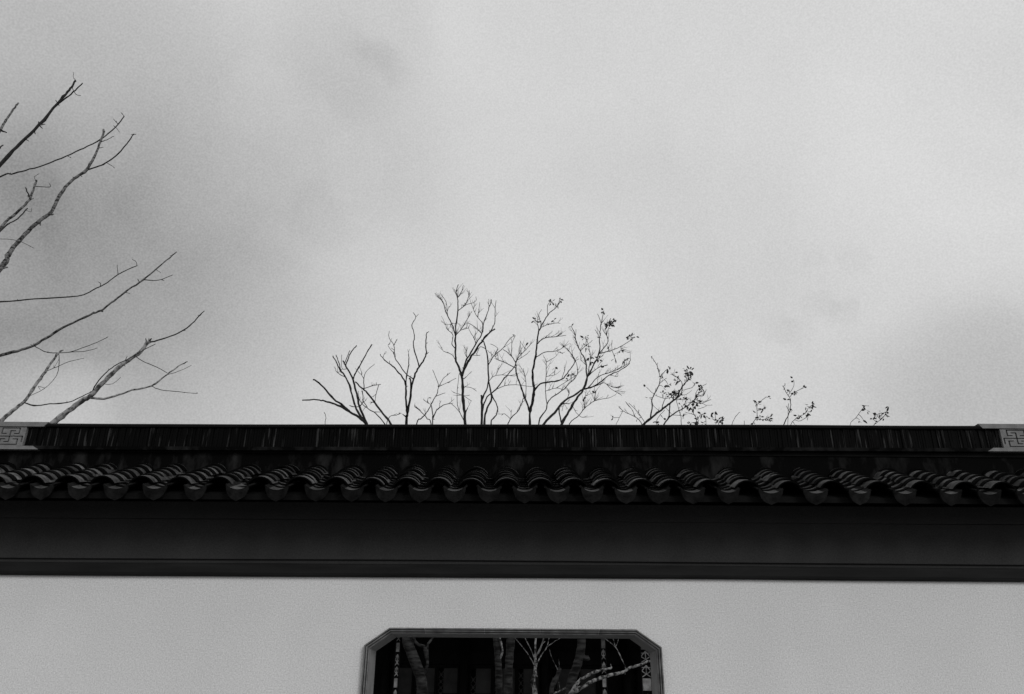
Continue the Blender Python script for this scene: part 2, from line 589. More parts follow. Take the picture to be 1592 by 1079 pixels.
ME_DRIP = [drip_mesh(wd, i) for i, wd in enumerate((0.097, 0.101, 0.106, 0.099))]
drip_px = [10, 64, 121, 178, 240, 303, 367, 429, 491, 547, 601, 653, 706, 760, 815.5, 867.5, 920.5, 973, 1024, 1076, 1133, 1199, 1267, 1337, 1407, 1477, 1538, 1597]
drips = [at(x, 768, -0.30).x for x in drip_px]
NVIS = len(drips)
for _ in range(6):
    drips.insert(0, drips[0]-0.178+random.uniform(-0.006, 0.006))
    drips.append(drips[-1]+0.185+random.uniform(-0.006, 0.006))
covers = [(a+b)/2 for a, b in zip(drips, drips[1:])]
covers = [drips[0]-0.089]+covers+[drips[-1]+0.092]
EXPO, TH_T = 0.0600, 0.0084
DEL = math.atan(TH_T/EXPO)
rt_ = random.Random(11)


def place_tile(name, me, x, s, zoff, pitch, jx=0.003, jr=1.4):
    o = bpy.data.objects.new(name, me)
    C.objects.link(o)
    o.parent = roof
    y = EY+s*math.cos(A)
    o.location = (x+rt_.uniform(-jx, jx), y, EZ+s*math.sin(A)+zoff+rt_.uniform(-0.0012, 0.0012))
    o.rotation_euler = (pitch+R(rt_.uniform(-0.8, 0.8)), R(rt_.uniform(-jr, jr)), R(rt_.uniform(-jr, jr)))
    return o


for x in covers:
    d = rt_.uniform(-0.006, 0.006)
    for k in range(7):
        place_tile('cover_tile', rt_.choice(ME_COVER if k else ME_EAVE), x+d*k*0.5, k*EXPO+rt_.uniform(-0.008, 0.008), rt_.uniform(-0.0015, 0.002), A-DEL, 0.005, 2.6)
CEXP = 0.068
for x in drips:
    d = rt_.uniform(-0.004, 0.004)
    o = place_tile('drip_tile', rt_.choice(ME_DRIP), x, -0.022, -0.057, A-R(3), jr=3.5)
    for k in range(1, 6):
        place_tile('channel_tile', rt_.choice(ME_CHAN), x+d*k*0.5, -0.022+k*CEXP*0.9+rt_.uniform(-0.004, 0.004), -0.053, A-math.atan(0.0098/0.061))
# rows past both ends of the picture and the slope away from the camera, too many to pick apart
v, f = [], []


def merge(me_vf, mx):
    n = len(v)
    v.extend(mx @ Vector(p) for p in me_vf[0])
    f.extend(tuple(n+i for i in q) for q in me_vf[1])


cv, ch = arc_tile(0.114, 0.032, 0.15, 0.0085, 1, n=5), arc_tile(0.12, 0.026, 0.15, 0.0085, -1, n=5)
xs_far = []
x = covers[0]-0.178
while x > -XW+0.06:
    xs_far.append(x); x -= 0.178
x = covers[-1]+0.178
while x < XW-0.06:
    xs_far.append(x); x += 0.178


def far_rows(xs, back):
    for x in xs:
        for k in range(4 if back else 7):
            for tl, xx, s, zo, pt in ((cv, x, k*EXPO, 0, A-DEL), (ch, x-0.089, k*EXPO-0.02, -0.055, A-DEL)):
                y, z = EY+s*math.cos(A), EZ+s*math.sin(A)+zo
                if back:
                    mx = Matrix.Translation((xx, TH-y, z)) @ Matrix.Rotation(math.pi, 4, 'Z') @ Matrix.Rotation(pt, 4, 'X')
                else:
                    mx = Matrix.Translation((xx, y, z)) @ Matrix.Rotation(pt, 4, 'X')
                merge(tl, mx)


far_rows(xs_far, False)
far_rows([-XW+0.1+0.178*i for i in range(int((2*XW-0.2)/0.178))], True)
o = link('tile_rows', mesh('tile_rows', v, f), M_TILE, roof)
o['kind'] = 'stuff'

# ridge
TI = 0.0042
YR0, YR1 = 0.055, TH-0.055
bar_x('ridge_panel', [(YR0+0.026, 2.60), (YR0+0.026, 2.7715), (YR1-0.026, 2.7715), (YR1-0.026, 2.60)], -XW, XW, M_PANEL, wall, tilt=TI, seed=5.0)
bar_x('ridge_band', [(YR0-0.004, 2.7722), (YR0-0.006, 2.789), (YR1+0.006, 2.789), (YR1+0.004, 2.7722)], -XW, XW, M_BAND, wall, tilt=TI, seed=6.0)
bar_x('ridge_cap', [(YR0-0.006, 2.8905), (YR0-0.008, 2.900), (YR0+0.006, 2.9095), (YC, 2.916), (YR1-0.006, 2.9095), (YR1+0.008, 2.900), (YR1+0.006, 2.8905)],
      -XW, XW, M_BED, wall, tilt=TI, seed=7.0, jit=0.002)
OX0, OX1 = at(39, 680, YR0).x, at(1556, 680, YR0).x
OWD = 0.300
mb = MB()
rr = random.Random(5)
x = -XW
while x < XW:
    wd = rr.uniform(0.0105, 0.0145)
    inside = (OX0-OWD < x+wd and x < OX0) or (OX1 < x+wd and x < OX1+OWD)
    if not inside:
        dy, dz, ln = rr.uniform(-0.0035, 0.0035), rr.uniform(-0.002, 0.001), rr.uniform(-0.0025, 0.0025)
        a = [(x, 2.7895+TI*x), (x+wd-0.0016, 2.7895+TI*x), (x+wd-0.0016+ln, 2.8900+dz+TI*x), (x+ln, 2.8900+dz+TI*x)]
        mb.prism(a, YR0+0.004+dy, YR1-0.004)
    x += wd
mb.build('upright_ridge_tiles', M_RIDGE, wall, kind='stuff')
# core behind the upright tiles closes the small gaps
mb = MB(); mb.box((-XW+0.01, YR0+0.02, 2.76), (XW-0.01, YR1-0.02, 2.905)); mb.build('ridge_core', M_GROOVE, wall)


def ornament(x0, x1, sgn, label):
    """fretted grey brick set into the ridge: pale cap and lip, plate with key-pattern blocks standing proud of dark joints."""
    xm = (x0+x1)/2
    t = TI*xm
    ob = MB()
    ob.box((x0, YR0+0.012, 2.7895+t), (x1, YR1-0.012, 2.8895+t))
    orn = ob.build('fret_ornament', M_GROOVE, wall)
    orn['label'] = label
    yb, yf = YR0+0.014, YR0-0.006
    # 2 cells, each a key pattern: bars left standing between the joints
    z0, z1 = 2.7905+t, 2.8885+t
    H = z1-z0
    cw = (x1-x0)/2
    lines = [  # joints (u, v from -1 to 1 inside a cell)
        ((-0.0, -0.62), (0.0, 0.62)), ((-0.86, 0.0), (0.86, 0.0)),
        ((0.0, 0.62), (-0.30, 0.62)), ((0.0, -0.62), (0.30, -0.62)),
        ((0.86, 0.0), (0.86, 0.62)), ((-0.86, 0.0), (-0.86, -0.62)),
        ((-0.60, 0.30), (-0.60, 0.90)), ((-0.60, 0.90), (0.56, 0.90)), ((0.56, 0.90), (0.56, 0.34)), ((0.56, 0.34), (0.28, 0.34)), ((-0.60, 0.30), (-0.30, 0.30)),
        ((0.60, -0.30), (0.60, -0.90)), ((0.60, -0.90), (-0.56, -0.90)), ((-0.56, -0.90), (-0.56, -0.34)), ((-0.56, -0.34), (-0.28, -0.34)), ((0.60, -0.30), (0.30, -0.30)),
    ]
    G = 21
    for c in range(2):
        xc = x0+cw*(c+0.5)
        occ = [[False]*G for _ in range(G)]
        for (u0, v0), (u1, v1) in lines:
            if sgn < 0:
                u0, u1 = -u0, -u1
            a, b = sorted((round((u0+1)/2*(G-1)), round((u1+1)/2*(G-1))))
            p, q = sorted((round((v0+1)/2*(G-1)), round((v1+1)/2*(G-1))))
            for i in range(a, b+1):
                for j in range(p, q+1):
                    occ[i][j] = True
        fm = MB()
        for j in range(G):
            i = 0
            while i < G:
                if occ[i][j]:
                    i += 1
                    continue
                i2 = i
                while i2 < G and not occ[i2][j]:
                    i2 += 1
                fm.box((xc-cw/2+cw*i/G, yf, z0+H*j/G), (xc-cw/2+cw*i2/G, yb, z0+H*(j+1)/G))
                i = i2
        fm.build('fret_brick', M_ORN, orn)
    ex = 0.085
    a, b = (x0-0.02, x1+ex) if sgn < 0 else (x0-ex, x1+0.02)
    cp = MB(); cp.prism([(a, 2.8890+t), (b, 2.8890+t), (b+(0.02 if sgn < 0 else 0), 2.9125+t), (a-(0.02 if sgn > 0 else 0), 2.9125+t)], YR0-0.012, YC)
    cp.build('cap_brick', M_ORN, orn)
    lp = MB(); lp.prism([(a, 2.789+t), (b-0.03 if sgn < 0 else b, 2.789+t), (b, 2.7715+t) if sgn < 0 else (b, 2.7715+t), (a, 2.7715+t)] if sgn < 0 else
                        [(a+0.03, 2.789+t), (b, 2.789+t), (b, 2.7715+t), (a, 2.7715+t)], YR0-0.010, YC)
    lp.build('lip_brick', M_ORN, orn)


ornament(OX0-OWD, OX0, -1, 'pale grey key-fret brick ornament at the left end of the ridge')
ornament(OX1, OX1+OWD, 1, 'pale grey key-fret brick ornament at the right end of the ridge')


# ------------------------------------------------------------------ hall behind the window
YH = 8.0
hx0, hx1 = at(250, 1060, YH).x, at(1340, 1060, YH).x
hall = empty('timber_hall', ((hx0+hx1)/2, YH, 0))
tag(hall, 'dark timber hall with latticed door leaves seen through the window', 'building')
HO = hall.location.copy()
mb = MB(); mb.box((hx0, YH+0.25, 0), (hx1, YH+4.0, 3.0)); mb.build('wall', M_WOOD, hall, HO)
mb = MB()
n0 = len(mb.v)
ex = 0.5
mb.v += [Vector((x, y, z)) for x in (hx0-ex, hx1+ex) for y, z in ((YH-2.0, 2.62), (YH-2.0, 2.72), (YH+2.1, 4.3), (YH+6.2, 2.72), (YH+6.2, 2.62), (YH+2.1, 4.18))]
mb.f += [tuple(range(6)), tuple(range(11, 5, -1))]+[(i, (i+1) % 6, 6+(i+1) % 6, 6+i) for i in range(6)]
mb.build('roof', M_ROOFT, hall, HO)
col_px = [473, 599, 721, 848, 975, 1101]
for px in col_px:
    x = at(px, 1060, YH).x
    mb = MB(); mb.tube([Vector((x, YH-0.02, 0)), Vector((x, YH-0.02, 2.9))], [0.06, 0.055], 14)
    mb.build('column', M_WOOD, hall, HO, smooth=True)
ztop = 2.13
mb = MB(); mb.box((hx0, YH+0.02, ztop+0.05), (hx1, YH+0.20, ztop+0.22)); mb.build('lintel', M_WOOD, hall, HO)
mb = MB(); mb.box((hx0, YH+0.06, ztop+0.221), (hx1, YH+0.20, 2.95)); mb.build('transom_board', M_WOOD, hall, HO)
rh = random.Random(21)
for a, b in zip(col_px, col_px[1:]):
    xa, xb = at(a, 1060, YH).x+0.065, at(b, 1060, YH).x-0.065
    for k in range(3):
        l, r_ = xa+(xb-xa)*k/3+0.004, xa+(xb-xa)*(k+1)/3-0.004
        mb = MB()
        st = 0.022
        mb.box((l, YH+0.06, 0.1), (l+st, YH+0.11, ztop+0.045)); mb.box((r_-st, YH+0.06, 0.1), (r_, YH+0.11, ztop+0.045))
        for z, h in ((ztop, 0.045), (1.02, 0.06), (0.1, 0.08)):
            mb.box((l+st+0.0005, YH+0.062, z), (r_-st-0.0005, YH+0.108, z+h))
        mb.box((l+st+0.0005, YH+0.075, 0.18), (r_-st-0.0005, YH+0.095, 1.02))
        leaf = mb.build('door_leaf', M_WOOD, hall, HO)
        # pale pane with narrow fretwork on one side
        fs = 0.065
        mb = MB(); mb.box((l+st+fs+0.001, YH+0.08, 1.08), (r_-st-0.001, YH+0.10, ztop-0.001))
        lit = at(615, 1060, YH).x < (l+r_)/2 < at(930, 1060, YH).x      # panes past these take the dark wood colour as painted interior shadow
        pn = mb.build('pane', M_PANE if lit else M_WOOD, leaf, HO)
        mb = MB()
        z = 1.09
        while z < ztop-0.1:
            h = rh.uniform(0.06, 0.085)
            u0, u1 = l+st+0.003, l+st+fs-0.003
            um = (u0+u1)/2
            mb.bar((u0, z), (um, z+h/2), 0.010, YH+0.07, YH+0.095); mb.bar((um, z+h/2+0.0007), (u1, z+h), 0.010, YH+0.071, YH+0.094)
            mb.bar((u1, z), (um, z+h/2), 0.010, YH+0.072, YH+0.093); mb.bar((u0, z+h), (um, z+h/2), 0.010, YH+0.0725, YH+0.0925)
            mb.bar((um-0.012, z+h/2-0.012), (um+0.012, z+h/2+0.012), 0.024, YH+0.0665, YH+0.0925)
            z += h+0.012
        mb.build('fretwork', M_PANE if lit else M_WOOD, leaf, HO)
        # cross bar on the pane
        mb = MB(); mb.box((l+st+fs, YH+0.068, ztop-0.33+rh.uniform(-0.02, 0.02)), (r_-st, YH+0.0795, ztop-0.315)); mb.build('glazing_bar', M_WOOD, leaf, HO)


def lattice_screen(pxa, pxb, Y, label, seed):
    r = random.Random(seed)
    xa, xb = at(pxa, 1040, Y).x, at(pxb, 1040, Y).x
    base = Vector(((xa+xb)/2, Y, 0))
    root = empty('lattice_screen', base)
    tag(root, label, 'screen', 'narrow fretwork screens in front of the hall')
    wd = xb-xa
    for s in (0, 1):
        mb = MB(); x = xa if s == 0 else xb-0.008
        mb.box((x, Y, 0), (x+0.008, Y+0.04, 2.56)); mb.build('stile', M_WOOD, root, base)
    z = 0.05
    x0, x1 = xa+0.0085, xb-0.0085
    k = 0
    while z < 2.45:
        kind = k % 3
        mb = MB()
        if kind == 0:       # plain board
            h = r.uniform(0.09, 0.14)
            mb.box((x0, Y+0.012, z), (x1, Y+0.028, z+h))
            mb.build('board', M_FRET, root, base)
        else:               # fret of crossing and hooked bars
            h = r.uniform(0.10, 0.15)
            xm = (x0+x1)/2
            t = 0.009
            mb.bar((x0, z), (x1, z+h/2), t, Y+0.010, Y+0.026)
            mb.bar((x1, z), (x0, z+h/2), t, Y+0.011, Y+0.027)
            mb.bar((x0, z+h/2+0.004), (xm, z+h), t, Y+0.012, Y+0.028)
            mb.bar((x1, z+h/2+0.004), (xm, z+h), t, Y+0.013, Y+0.029)
            mb.bar((xm, z+h*0.25), (xm, z+h), t, Y+0.014, Y+0.024)
            mb.bar((x0, z+h*0.82), (x1, z+h*0.82), t*0.8, Y+0.0145, Y+0.0245)
            mb.build('fret', M_FRET, root, base)
        z += h+r.uniform(0.012, 0.045)
        k += 1
    return root


lattice_screen(612.5, 620.5, 6.6, 'pale narrow fretwork screen near the left side of the window', 1)
lattice_screen(935, 943.5, 6.6, 'pale narrow fretwork screen behind the lit branch stub', 2)
lattice_screen(997, 1013, 6.6, 'pale wide fretwork screen at the right edge of the window', 4)

# ------------------------------------------------------------------ trees, traced limb by limb and stood in depth
ZA = lambda x, y: (x/3.853, 100+y/3.853)
ZB = lambda x, y: (x/3.597, 370+y/3.597)
ZC = lambda x, y: (460+x/4.497, 430+y/4.497)
ZD = lambda x, y: (740+x/4.497, 430+y/4.497)
ZE = lambda x, y: (940+x/6.633, 550+y/6.633)
ZF = lambda x, y: (1160+x/6.633, 570+y/6.633)
ZG = lambda x, y: (560+x/6.633, 970+y/6.633)
ZH = lambda x, y: (800+x/6.633, 970+y/6.633)
SC = {ZA: 3.853, ZB: 3.597, ZC: 4.497, ZD: 4.497, ZE: 6.633, ZF: 6.633, ZG: 6.633, ZH: 6.633}


def spline(pts, sub):
    res = []
    n = len(pts)
    for i in range(n-1):
        p0, p1, p2, p3 = pts[max(i-1, 0)], pts[i], pts[i+1], pts[min(i+2, n-1)]
        for s in range(sub):
            t = s/sub
            res.append(0.5*((2*p1)+(p2-p0)*t+(2*p0-5*p1+4*p2-p3)*t*t+(3*p1-p0-3*p2+p3)*t*t*t))
    res.append(pts[-1])
    return res


class Tree:
    def __init__(s, name, label, Y, trunk, tw, bark, thin, seed, group=None, spread=0.5, wmul=1.0, cat='tree'):
        """trunk: photo points from below upwards; tw: widths in photo px at both ends."""
        s.r = random.Random(seed)
        s.Y, s.spread, s.bark, s.thin, s.wmul = Y, spread, bark, thin, wmul
        pts = [at(x, y, Y) for x, y in trunk]
        g0 = Vector((pts[0].x+s.r.uniform(-0.05, 0.05), Y, 0))
        s.base = g0
        s.root = empty(name, g0)
        tag(s.root, label, cat, group)
        s.twigs, s.leaves = MB(), MB()
        s.segs = []               # (photo point, world point) for joining later limbs
        P = [g0-Vector((0, 0, 0.05)), g0.lerp(pts[0], 0.5)]+pts
        W = spline(P, 6)
        k = len(W)
        rad = []
        for i, p in enumerate(W):
            t = i/(k-1)
            rad.append(max(0.004, (tw[0]+(tw[1]-tw[0])*t)/2*mpp(p))*(1+0.08*s.r.uniform(-1, 1))*(1.25 if i < 2 else 1))
        mb = MB(); mb.tube(W, rad, 12)
        mb.build('trunk', bark, s.root, s.base, True)
        s.top = pts[-1]
        s.topx = trunk[-1]
        for p, rd in zip(W, rad):
            s.segs.append((s.px(p), p, rd, Vector((0, 0, 1))))

    def px(s, p):
        d = p-CAM
        z = d.dot(fwd)
        return Vector((PW/2+F*d.dot(rgt)/z, PH/2-F*d.dot(upv)/z))

    def near(s, q):
        return min(s.segs, key=lambda e: (e[0]-q).length)

    def limb(s, zone, w0, w1, pts, stem=None, k=None, m=None, name='branch'):
        """stem: photo points below that lead up to the limb (hidden behind the wall or outside the frame)."""
        sc = SC[zone] if zone else 1.0
        w0, w1 = w0/sc*s.wmul*1.12+0.12, max(w1/sc*s.wmul*1.1+0.1, 0.75)
        q = [Vector(zone(*p)) if zone else Vector(p) for p in pts]
        if stem is not None:
            q = [Vector(p) for p in stem]+q
        e = s.near(q[0])
        d0 = e[1].y
        if (e[0]-q[0]).length < 7:
            q[0] = e[0].copy()
        k = s.r.uniform(-s.spread, s.spread) if k is None else k
        # arc length in the picture gives the distance travelled; depth drifts with it
        W = [Vector((p.x, p.y, 0)) for p in q]
        W = spline(W, 4 if w0 > 1.2 else 3)
        acc, prev, res = 0.0, None, []
        for i_, p in enumerate(W):
            if prev is not None:
                acc += (p-prev).length
            prev = p
            jt = min(0.7, 0.25+0.08*w0)
            p = p+Vector((s.r.uniform(-jt, jt), s.r.uniform(-jt, jt), 0))
            Y = d0+k*acc*0.0055 + 0.0
            res.append(at(p.x, p.y, max(Y, 0.75)))
        n = len(res)
        rad = []
        for i, p in enumerate(res):
            t = i/(n-1)
            rr_ = (w0+(w1-w0)*t**0.85)/2*mpp(p)*(1+s.r.uniform(-0.10, 0.10)*(1.9 if m is M_BARKP else 1))
            if s.r.random() < 0.10 and w0 > 2:
                rr_ *= 1.28
            rad.append(max(rr_, 0.0011))
        for i, (p, rd) in enumerate(zip(res, rad)):
            s.segs.append((s.px(p), p, rd, (res[min(i+1, n-1)]-res[max(i-1, 0)]).normalized()))
        if max(w0, w1) >= 1.05:
            mb = MB(); mb.tube(res, rad, 8 if w0 > 3 else 6)
            mb.build(name, m or (s.bark if w0 > 3.2 else s.thin), s.root, s.base, True)
        else:
            s.twigs.tube(res, rad, 4)
        return res

    def many(s, zone, rows, **kw):
        for w0, w1, pts in rows:
            s.limb(zone, w0, w1, pts, **kw)

    def spurs(s, n, lo, hi, wpx=0.9, near_px=None):
        """short side shoots and bud stubs along what stands already."""
        cand = [e for e in s.segs if e[0].y < 655 and -30 < e[0].x < 1620] or s.segs
        for _ in range(n):
            e = s.r.choice(cand)
            a = s.r.uniform(-0.4, math.pi+0.4)
            ln = s.r.uniform(lo, hi)
            p = e[1]
            u = mpp(p)
            d = rgt*math.cos(a)*0.9+upv*math.sin(a)+fwd*s.r.uniform(-0.5, 0.5)
            d.normalize()
            bend = (rgt*s.r.uniform(-0.4, 0.4)+upv*s.r.uniform(0, 0.5))
            W = [p, p+d*ln*u*0.5, p+(d+bend*0.6).normalized()*ln*u]
            s.twigs.tube(W, [wpx*0.6*u, wpx*0.45*u, wpx*0.25*u], 4)

    def tips(s, n, lo, hi, wpx=0.95):
        """fine twigs at the thin ends."""
        cand = [e for e in s.segs if e[2]/mpp(e[1]) < 0.75 and e[0].y < 652]
        for _ in range(n):
            if not cand:
                return
            e = s.r.choice(cand)
            p = e[1]
            u = mpp(p)
            tg = e[3]
            sdv = (rgt*s.r.choice((-1, 1))*s.r.uniform(0.3, 0.9)+fwd*s.r.uniform(-0.5, 0.5))
            W, d = [p], (tg+sdv+upv*0.35).normalized()
            ln = s.r.uniform(lo, hi)
            for _k in range(4):
                d = (d+rgt*s.r.uniform(-0.22, 0.22)+upv*s.r.uniform(-0.05, 0.22)).normalized()
                W.append(W[-1]+d*ln*u/4)
            ep = s.px(W[-1])
            env = min((q[0].y for q in s.segs if abs(q[0].x-ep.x) < 9), default=ep.y)
            if ep.y < env-1.5 or env > 640:
                continue
            s.twigs.tube(W, [wpx*u*(0.5-0.07*i) for i in range(5)], 4)
            if s.r.random() < 0.6:
                q = W[2]
                d2 = (d+rgt*s.r.choice((-1, 1))*0.8).normalized()
                s.twigs.tube([q, q+d2*ln*u*0.25, q+(d2+upv*0.3)*ln*u*0.45], [wpx*u*0.36, wpx*u*0.28, wpx*u*0.18], 4)

    def leaf(s, p, d, ln, wd):
        d = d.normalized()
        sd = d.cross(Vector((s.r.uniform(-1, 1), s.r.uniform(-1, 1), s.r.uniform(-1, 1))))
        if sd.length < 0.05:
            return
        sd.normalize()
        nn = d.cross(sd)
        n = len(s.leaves.v)
        s.leaves.v += [p, p+d*ln*0.35+sd*wd+nn*ln*0.06, p+d*ln*0.7+sd*wd*0.8+nn*ln*0.02, p+d*ln-nn*ln*0.15, p+d*ln*0.7-sd*wd*0.8+nn*ln*0.02,
                       p+d*ln*0.35-sd*wd+nn*ln*0.06, p+d*ln*0.5-nn*ln*0.04]
        s.leaves.f += [(n, n+1, n+6), (n+1, n+2, n+6), (n+2, n+3, n+6), (n+3, n+4, n+6), (n+4, n+5, n+6), (n+5, n, n+6)]

    def clumps(s, zone, rows, dens=1.0):
        sc = SC[zone]
        for x, y, rad in rows:
            q = Vector(zone(x, y))
            rad = rad/sc
            e = s.near(q)
            Y = e[1].y+s.r.uniform(-0.1, 0.1)
            c = at(q.x, q.y, Y)
            u = mpp(c)
            if (e[0]-q).length > 2.0:
                s.twigs.tube([e[1], e[1].lerp(c, 0.5)+Vector((0, 0, u*1.5)), c], [0.45*u, 0.4*u, 0.3*u], 4)
            for _ in range(max(2, int(rad*rad*0.85*dens))):
                v = Vector((s.r.gauss(0, 1), s.r.gauss(0, 1), s.r.gauss(0, 1)))*rad*u*0.42
                v2 = rgt*v.x+upv*v.y+fwd*v.z
                s.leaf(c+v2, v2+Vector((s.r.uniform(-1, 1), s.r.uniform(-1, 1), s.r.uniform(-1.2, 0.6)))*rad*u*0.6, u*s.r.uniform(4.0, 7.2), u*s.r.uniform(1.0, 1.8))

    def done(s):
        if s.twigs.v:
            s.twigs.build('twigs', s.thin, s.root, s.base, kind='stuff')
        if s.leaves.v:
            s.leaves.build('leaves', M_LEAF, s.root, s.base, kind='stuff')


# --- big bare tree outside the left edge, whose boughs reach into the sky
t = Tree('bare_tree', 'large bare tree reaching in from the upper left edge', 1.7,
         [(-225, 1100), (-225, 900), (-222, 720), (-205, 640), (-190, 560)], (26, 15), M_BARK, M_BARKD, 1, 'bare trees behind the left end of the wall', 0.6)
t.limb(ZA, 22, 8, [(0, 605), (120, 475), (235, 365), (345, 232), (405, 165), (435, 125), (452, 95)], stem=[(-190, 560), (-110, 385)], m=M_BARKD)
t.limb(ZA, 16, 8, [(0, 395), (40, 330), (80, 270), (108, 232)], stem=[(-110, 385), (-45, 275)])
t.limb(ZA, 9, 5, [(0, 672), (70, 657), (150, 635), (270, 602), (400, 548), (500, 502), (605, 450), (690, 378), (745, 310)], stem=[(-150, 470), (-90, 315)])
t.limb(ZA, 27, 9, [(95, 1079), (170, 1000), (240, 935), (300, 890), (340, 820), (380, 750), (440, 690), (520, 630), (560, 560), (595, 480), (618, 420), (620, 388)],
       stem=[(-205, 640), (-90, 520), (0, 418), (12, 397)])
t.limb(ZA, 16, 9, [(0, 985), (80, 905), (165, 825), (190, 780), (205, 730), (218, 695)], stem=[(-150, 575), (-80, 450)])
t.limb(ZA, 8, 5, [(0, 1000), (60, 950), (105, 925), (165, 862)], stem=[(-80, 450)])
t.limb(ZB, 8, 4, [(0, 358), (200, 340), (435, 325), (520, 290), (600, 248), (660, 205), (765, 155)], stem=[(-190, 560), (-90, 478)])
t.limb(ZB, 17, 5, [(0, 657), (100, 632), (190, 600), (280, 545), (380, 488), (500, 432), (570, 402), (640, 350), (720, 290), (800, 235), (870, 175), (930, 125), (990, 78)],
       stem=[(-222, 720), (-100, 592)])
t.many(ZA, [
    (9, 5, [(345, 225), (400, 200), (450, 155), (495, 112)]), (3, 1.5, [(452, 95), (440, 75), (440, 48)]), (4, 2, [(435, 145), (455, 180), (485, 187)]),
    (11, 4, [(235, 365), (272, 358)]), (8, 4, [(235, 365), (230, 343)]), (7, 3, [(235, 370), (255, 385)]), (5, 3, [(345, 232), (333, 215)]), (5, 2, [(345, 235), (355, 248)]),
    (10, 5, [(0, 410), (38, 408)]), (9, 5, [(-40, 540), (0, 500), (18, 482)]), (5, 2.5, [(605, 462), (640, 452), (682, 430)]), (3, 2, [(690, 378), (718, 406)]),
    (4, 2, [(710, 345), (680, 328)]), (3, 2, [(745, 310), (733, 298)]), (3, 2, [(400, 550), (425, 558)]), (14, 6, [(290, 895), (320, 898)]), (10, 4, [(240, 930), (240, 962)]),
    (4, 2, [(600, 498), (620, 498)]), (5, 3, [(445, 688), (438, 674)]), (5, 3, [(485, 665), (492, 675)]), (8, 5, [(520, 632), (580, 615), (635, 590), (710, 535), (760, 475), (800, 418)]),
    (3, 1.5, [(635, 592), (665, 605), (690, 622)]), (4, 3, [(800, 418), (816, 418)]), (8, 5, [(178, 805), (165, 770), (152, 738)]), (4, 3, [(218, 733), (298, 735), (297, 715)]),
    (3, 1.5, [(210, 700), (206, 675), (235, 655)]), (6, 3, [(175, 810), (200, 803)]), (2, 1, [(165, 880), (185, 885), (188, 862)]), (7, 3, [(205, 415), (212, 418)]),
    (6, 3, [(165, 455), (174, 460)]),
])
t.many(ZB, [
    (2.5, 1.5, [(-20, 4), (0, 5), (60, 8), (120, 22), (190, 57)]), (3, 2, [(660, 203), (655, 150)]), (3, 2, [(765, 155), (762, 135), (740, 118)]),
    (4.5, 2.5, [(800, 238), (880, 237), (965, 208)]), (5, 3, [(775, 250), (770, 230)]), (2, 1, [(878, 178), (900, 195)]), (3, 2, [(705, 302), (728, 310)]),
    (4, 3, [(190, 608), (270, 640), (390, 638), (470, 610), (540, 585), (605, 552)]), (3, 2, [(390, 638), (470, 635), (545, 615)]), (12, 6, [(10, 160), (45, 162)]),
    (6, 3, [(560, 405), (575, 412)]), (5, 3, [(525, 425), (527, 412)]), (4, 2, [(560, 265), (562, 255)]),
])
t.spurs(34, 2.0, 5.0, 1.2)
t.done()

# --- second bare tree at the left, its lower boughs just over the ridge
t = Tree('bare_tree', 'pale bare tree rising behind the left end of the tiled ridge', 1.3,
         [(-60, 1100), (-60, 950), (-50, 850), (-30, 780)], (22, 15), M_BARK2, M_BARKD, 2, 'bare trees behind the left end of the wall', 0.5)
t.limb(ZB, 24, 7, [(0, 1030), (70, 965), (135, 915), (180, 850), (240, 765), (290, 695), (325, 645), (352, 628)], stem=[(-30, 780), (-22, 690)])
t.limb(ZB, 32, 15, [(290, 1040), (380, 970), (460, 910), (510, 880), (570, 815), (640, 745), (700, 695), (770, 650), (815, 600), (840, 565)], stem=[(-30, 780), (20, 710)])
t.many(ZB, [
    (3.5, 2, [(270, 748), (320, 720), (390, 690), (470, 672)]), (3, 1.5, [(325, 650), (332, 690), (315, 770), (250, 840), (170, 880)]),
    (6.5, 4, [(140, 932), (190, 938), (280, 928), (375, 920), (440, 895), (510, 858)]), (6.5, 3, [(510, 880), (530, 830), (580, 765), (640, 715), (700, 685), (780, 640), (870, 592)]),
    (4, 2, [(705, 685), (712, 660)]), (9, 4, [(815, 590), (880, 572), (980, 540), (1060, 492), (1110, 440), (1142, 408)]), (8, 3, [(820, 590), (815, 560)]), (8, 4, [(830, 580), (847, 562)]),
    (12, 5, [(490, 893), (560, 900), (640, 885), (740, 850), (845, 828), (930, 765), (1000, 715), (1048, 690)]), (4, 2, [(845, 828), (900, 850), (1000, 860), (1105, 870)]),
    (4, 3, [(755, 683), (800, 690), (860, 715), (935, 755)]), (2.5, 1.5, [(930, 765), (1000, 745), (1072, 712)]), (2.5, 1.5, [(585, 825), (630, 815), (675, 778)]),
    (7, 3, [(375, 970), (375, 955)]), (6, 3, [(690, 700), (700, 715)]), (2, 1, [(240, 835), (215, 830), (225, 850)]), (2, 1, [(300, 720), (332, 672)]), (2, 1, [(215, 790), (260, 750)]),
])
t.spurs(16, 2.0, 4.5, 1.1)
t.done()

MID = 'bare courtyard trees behind the wall'
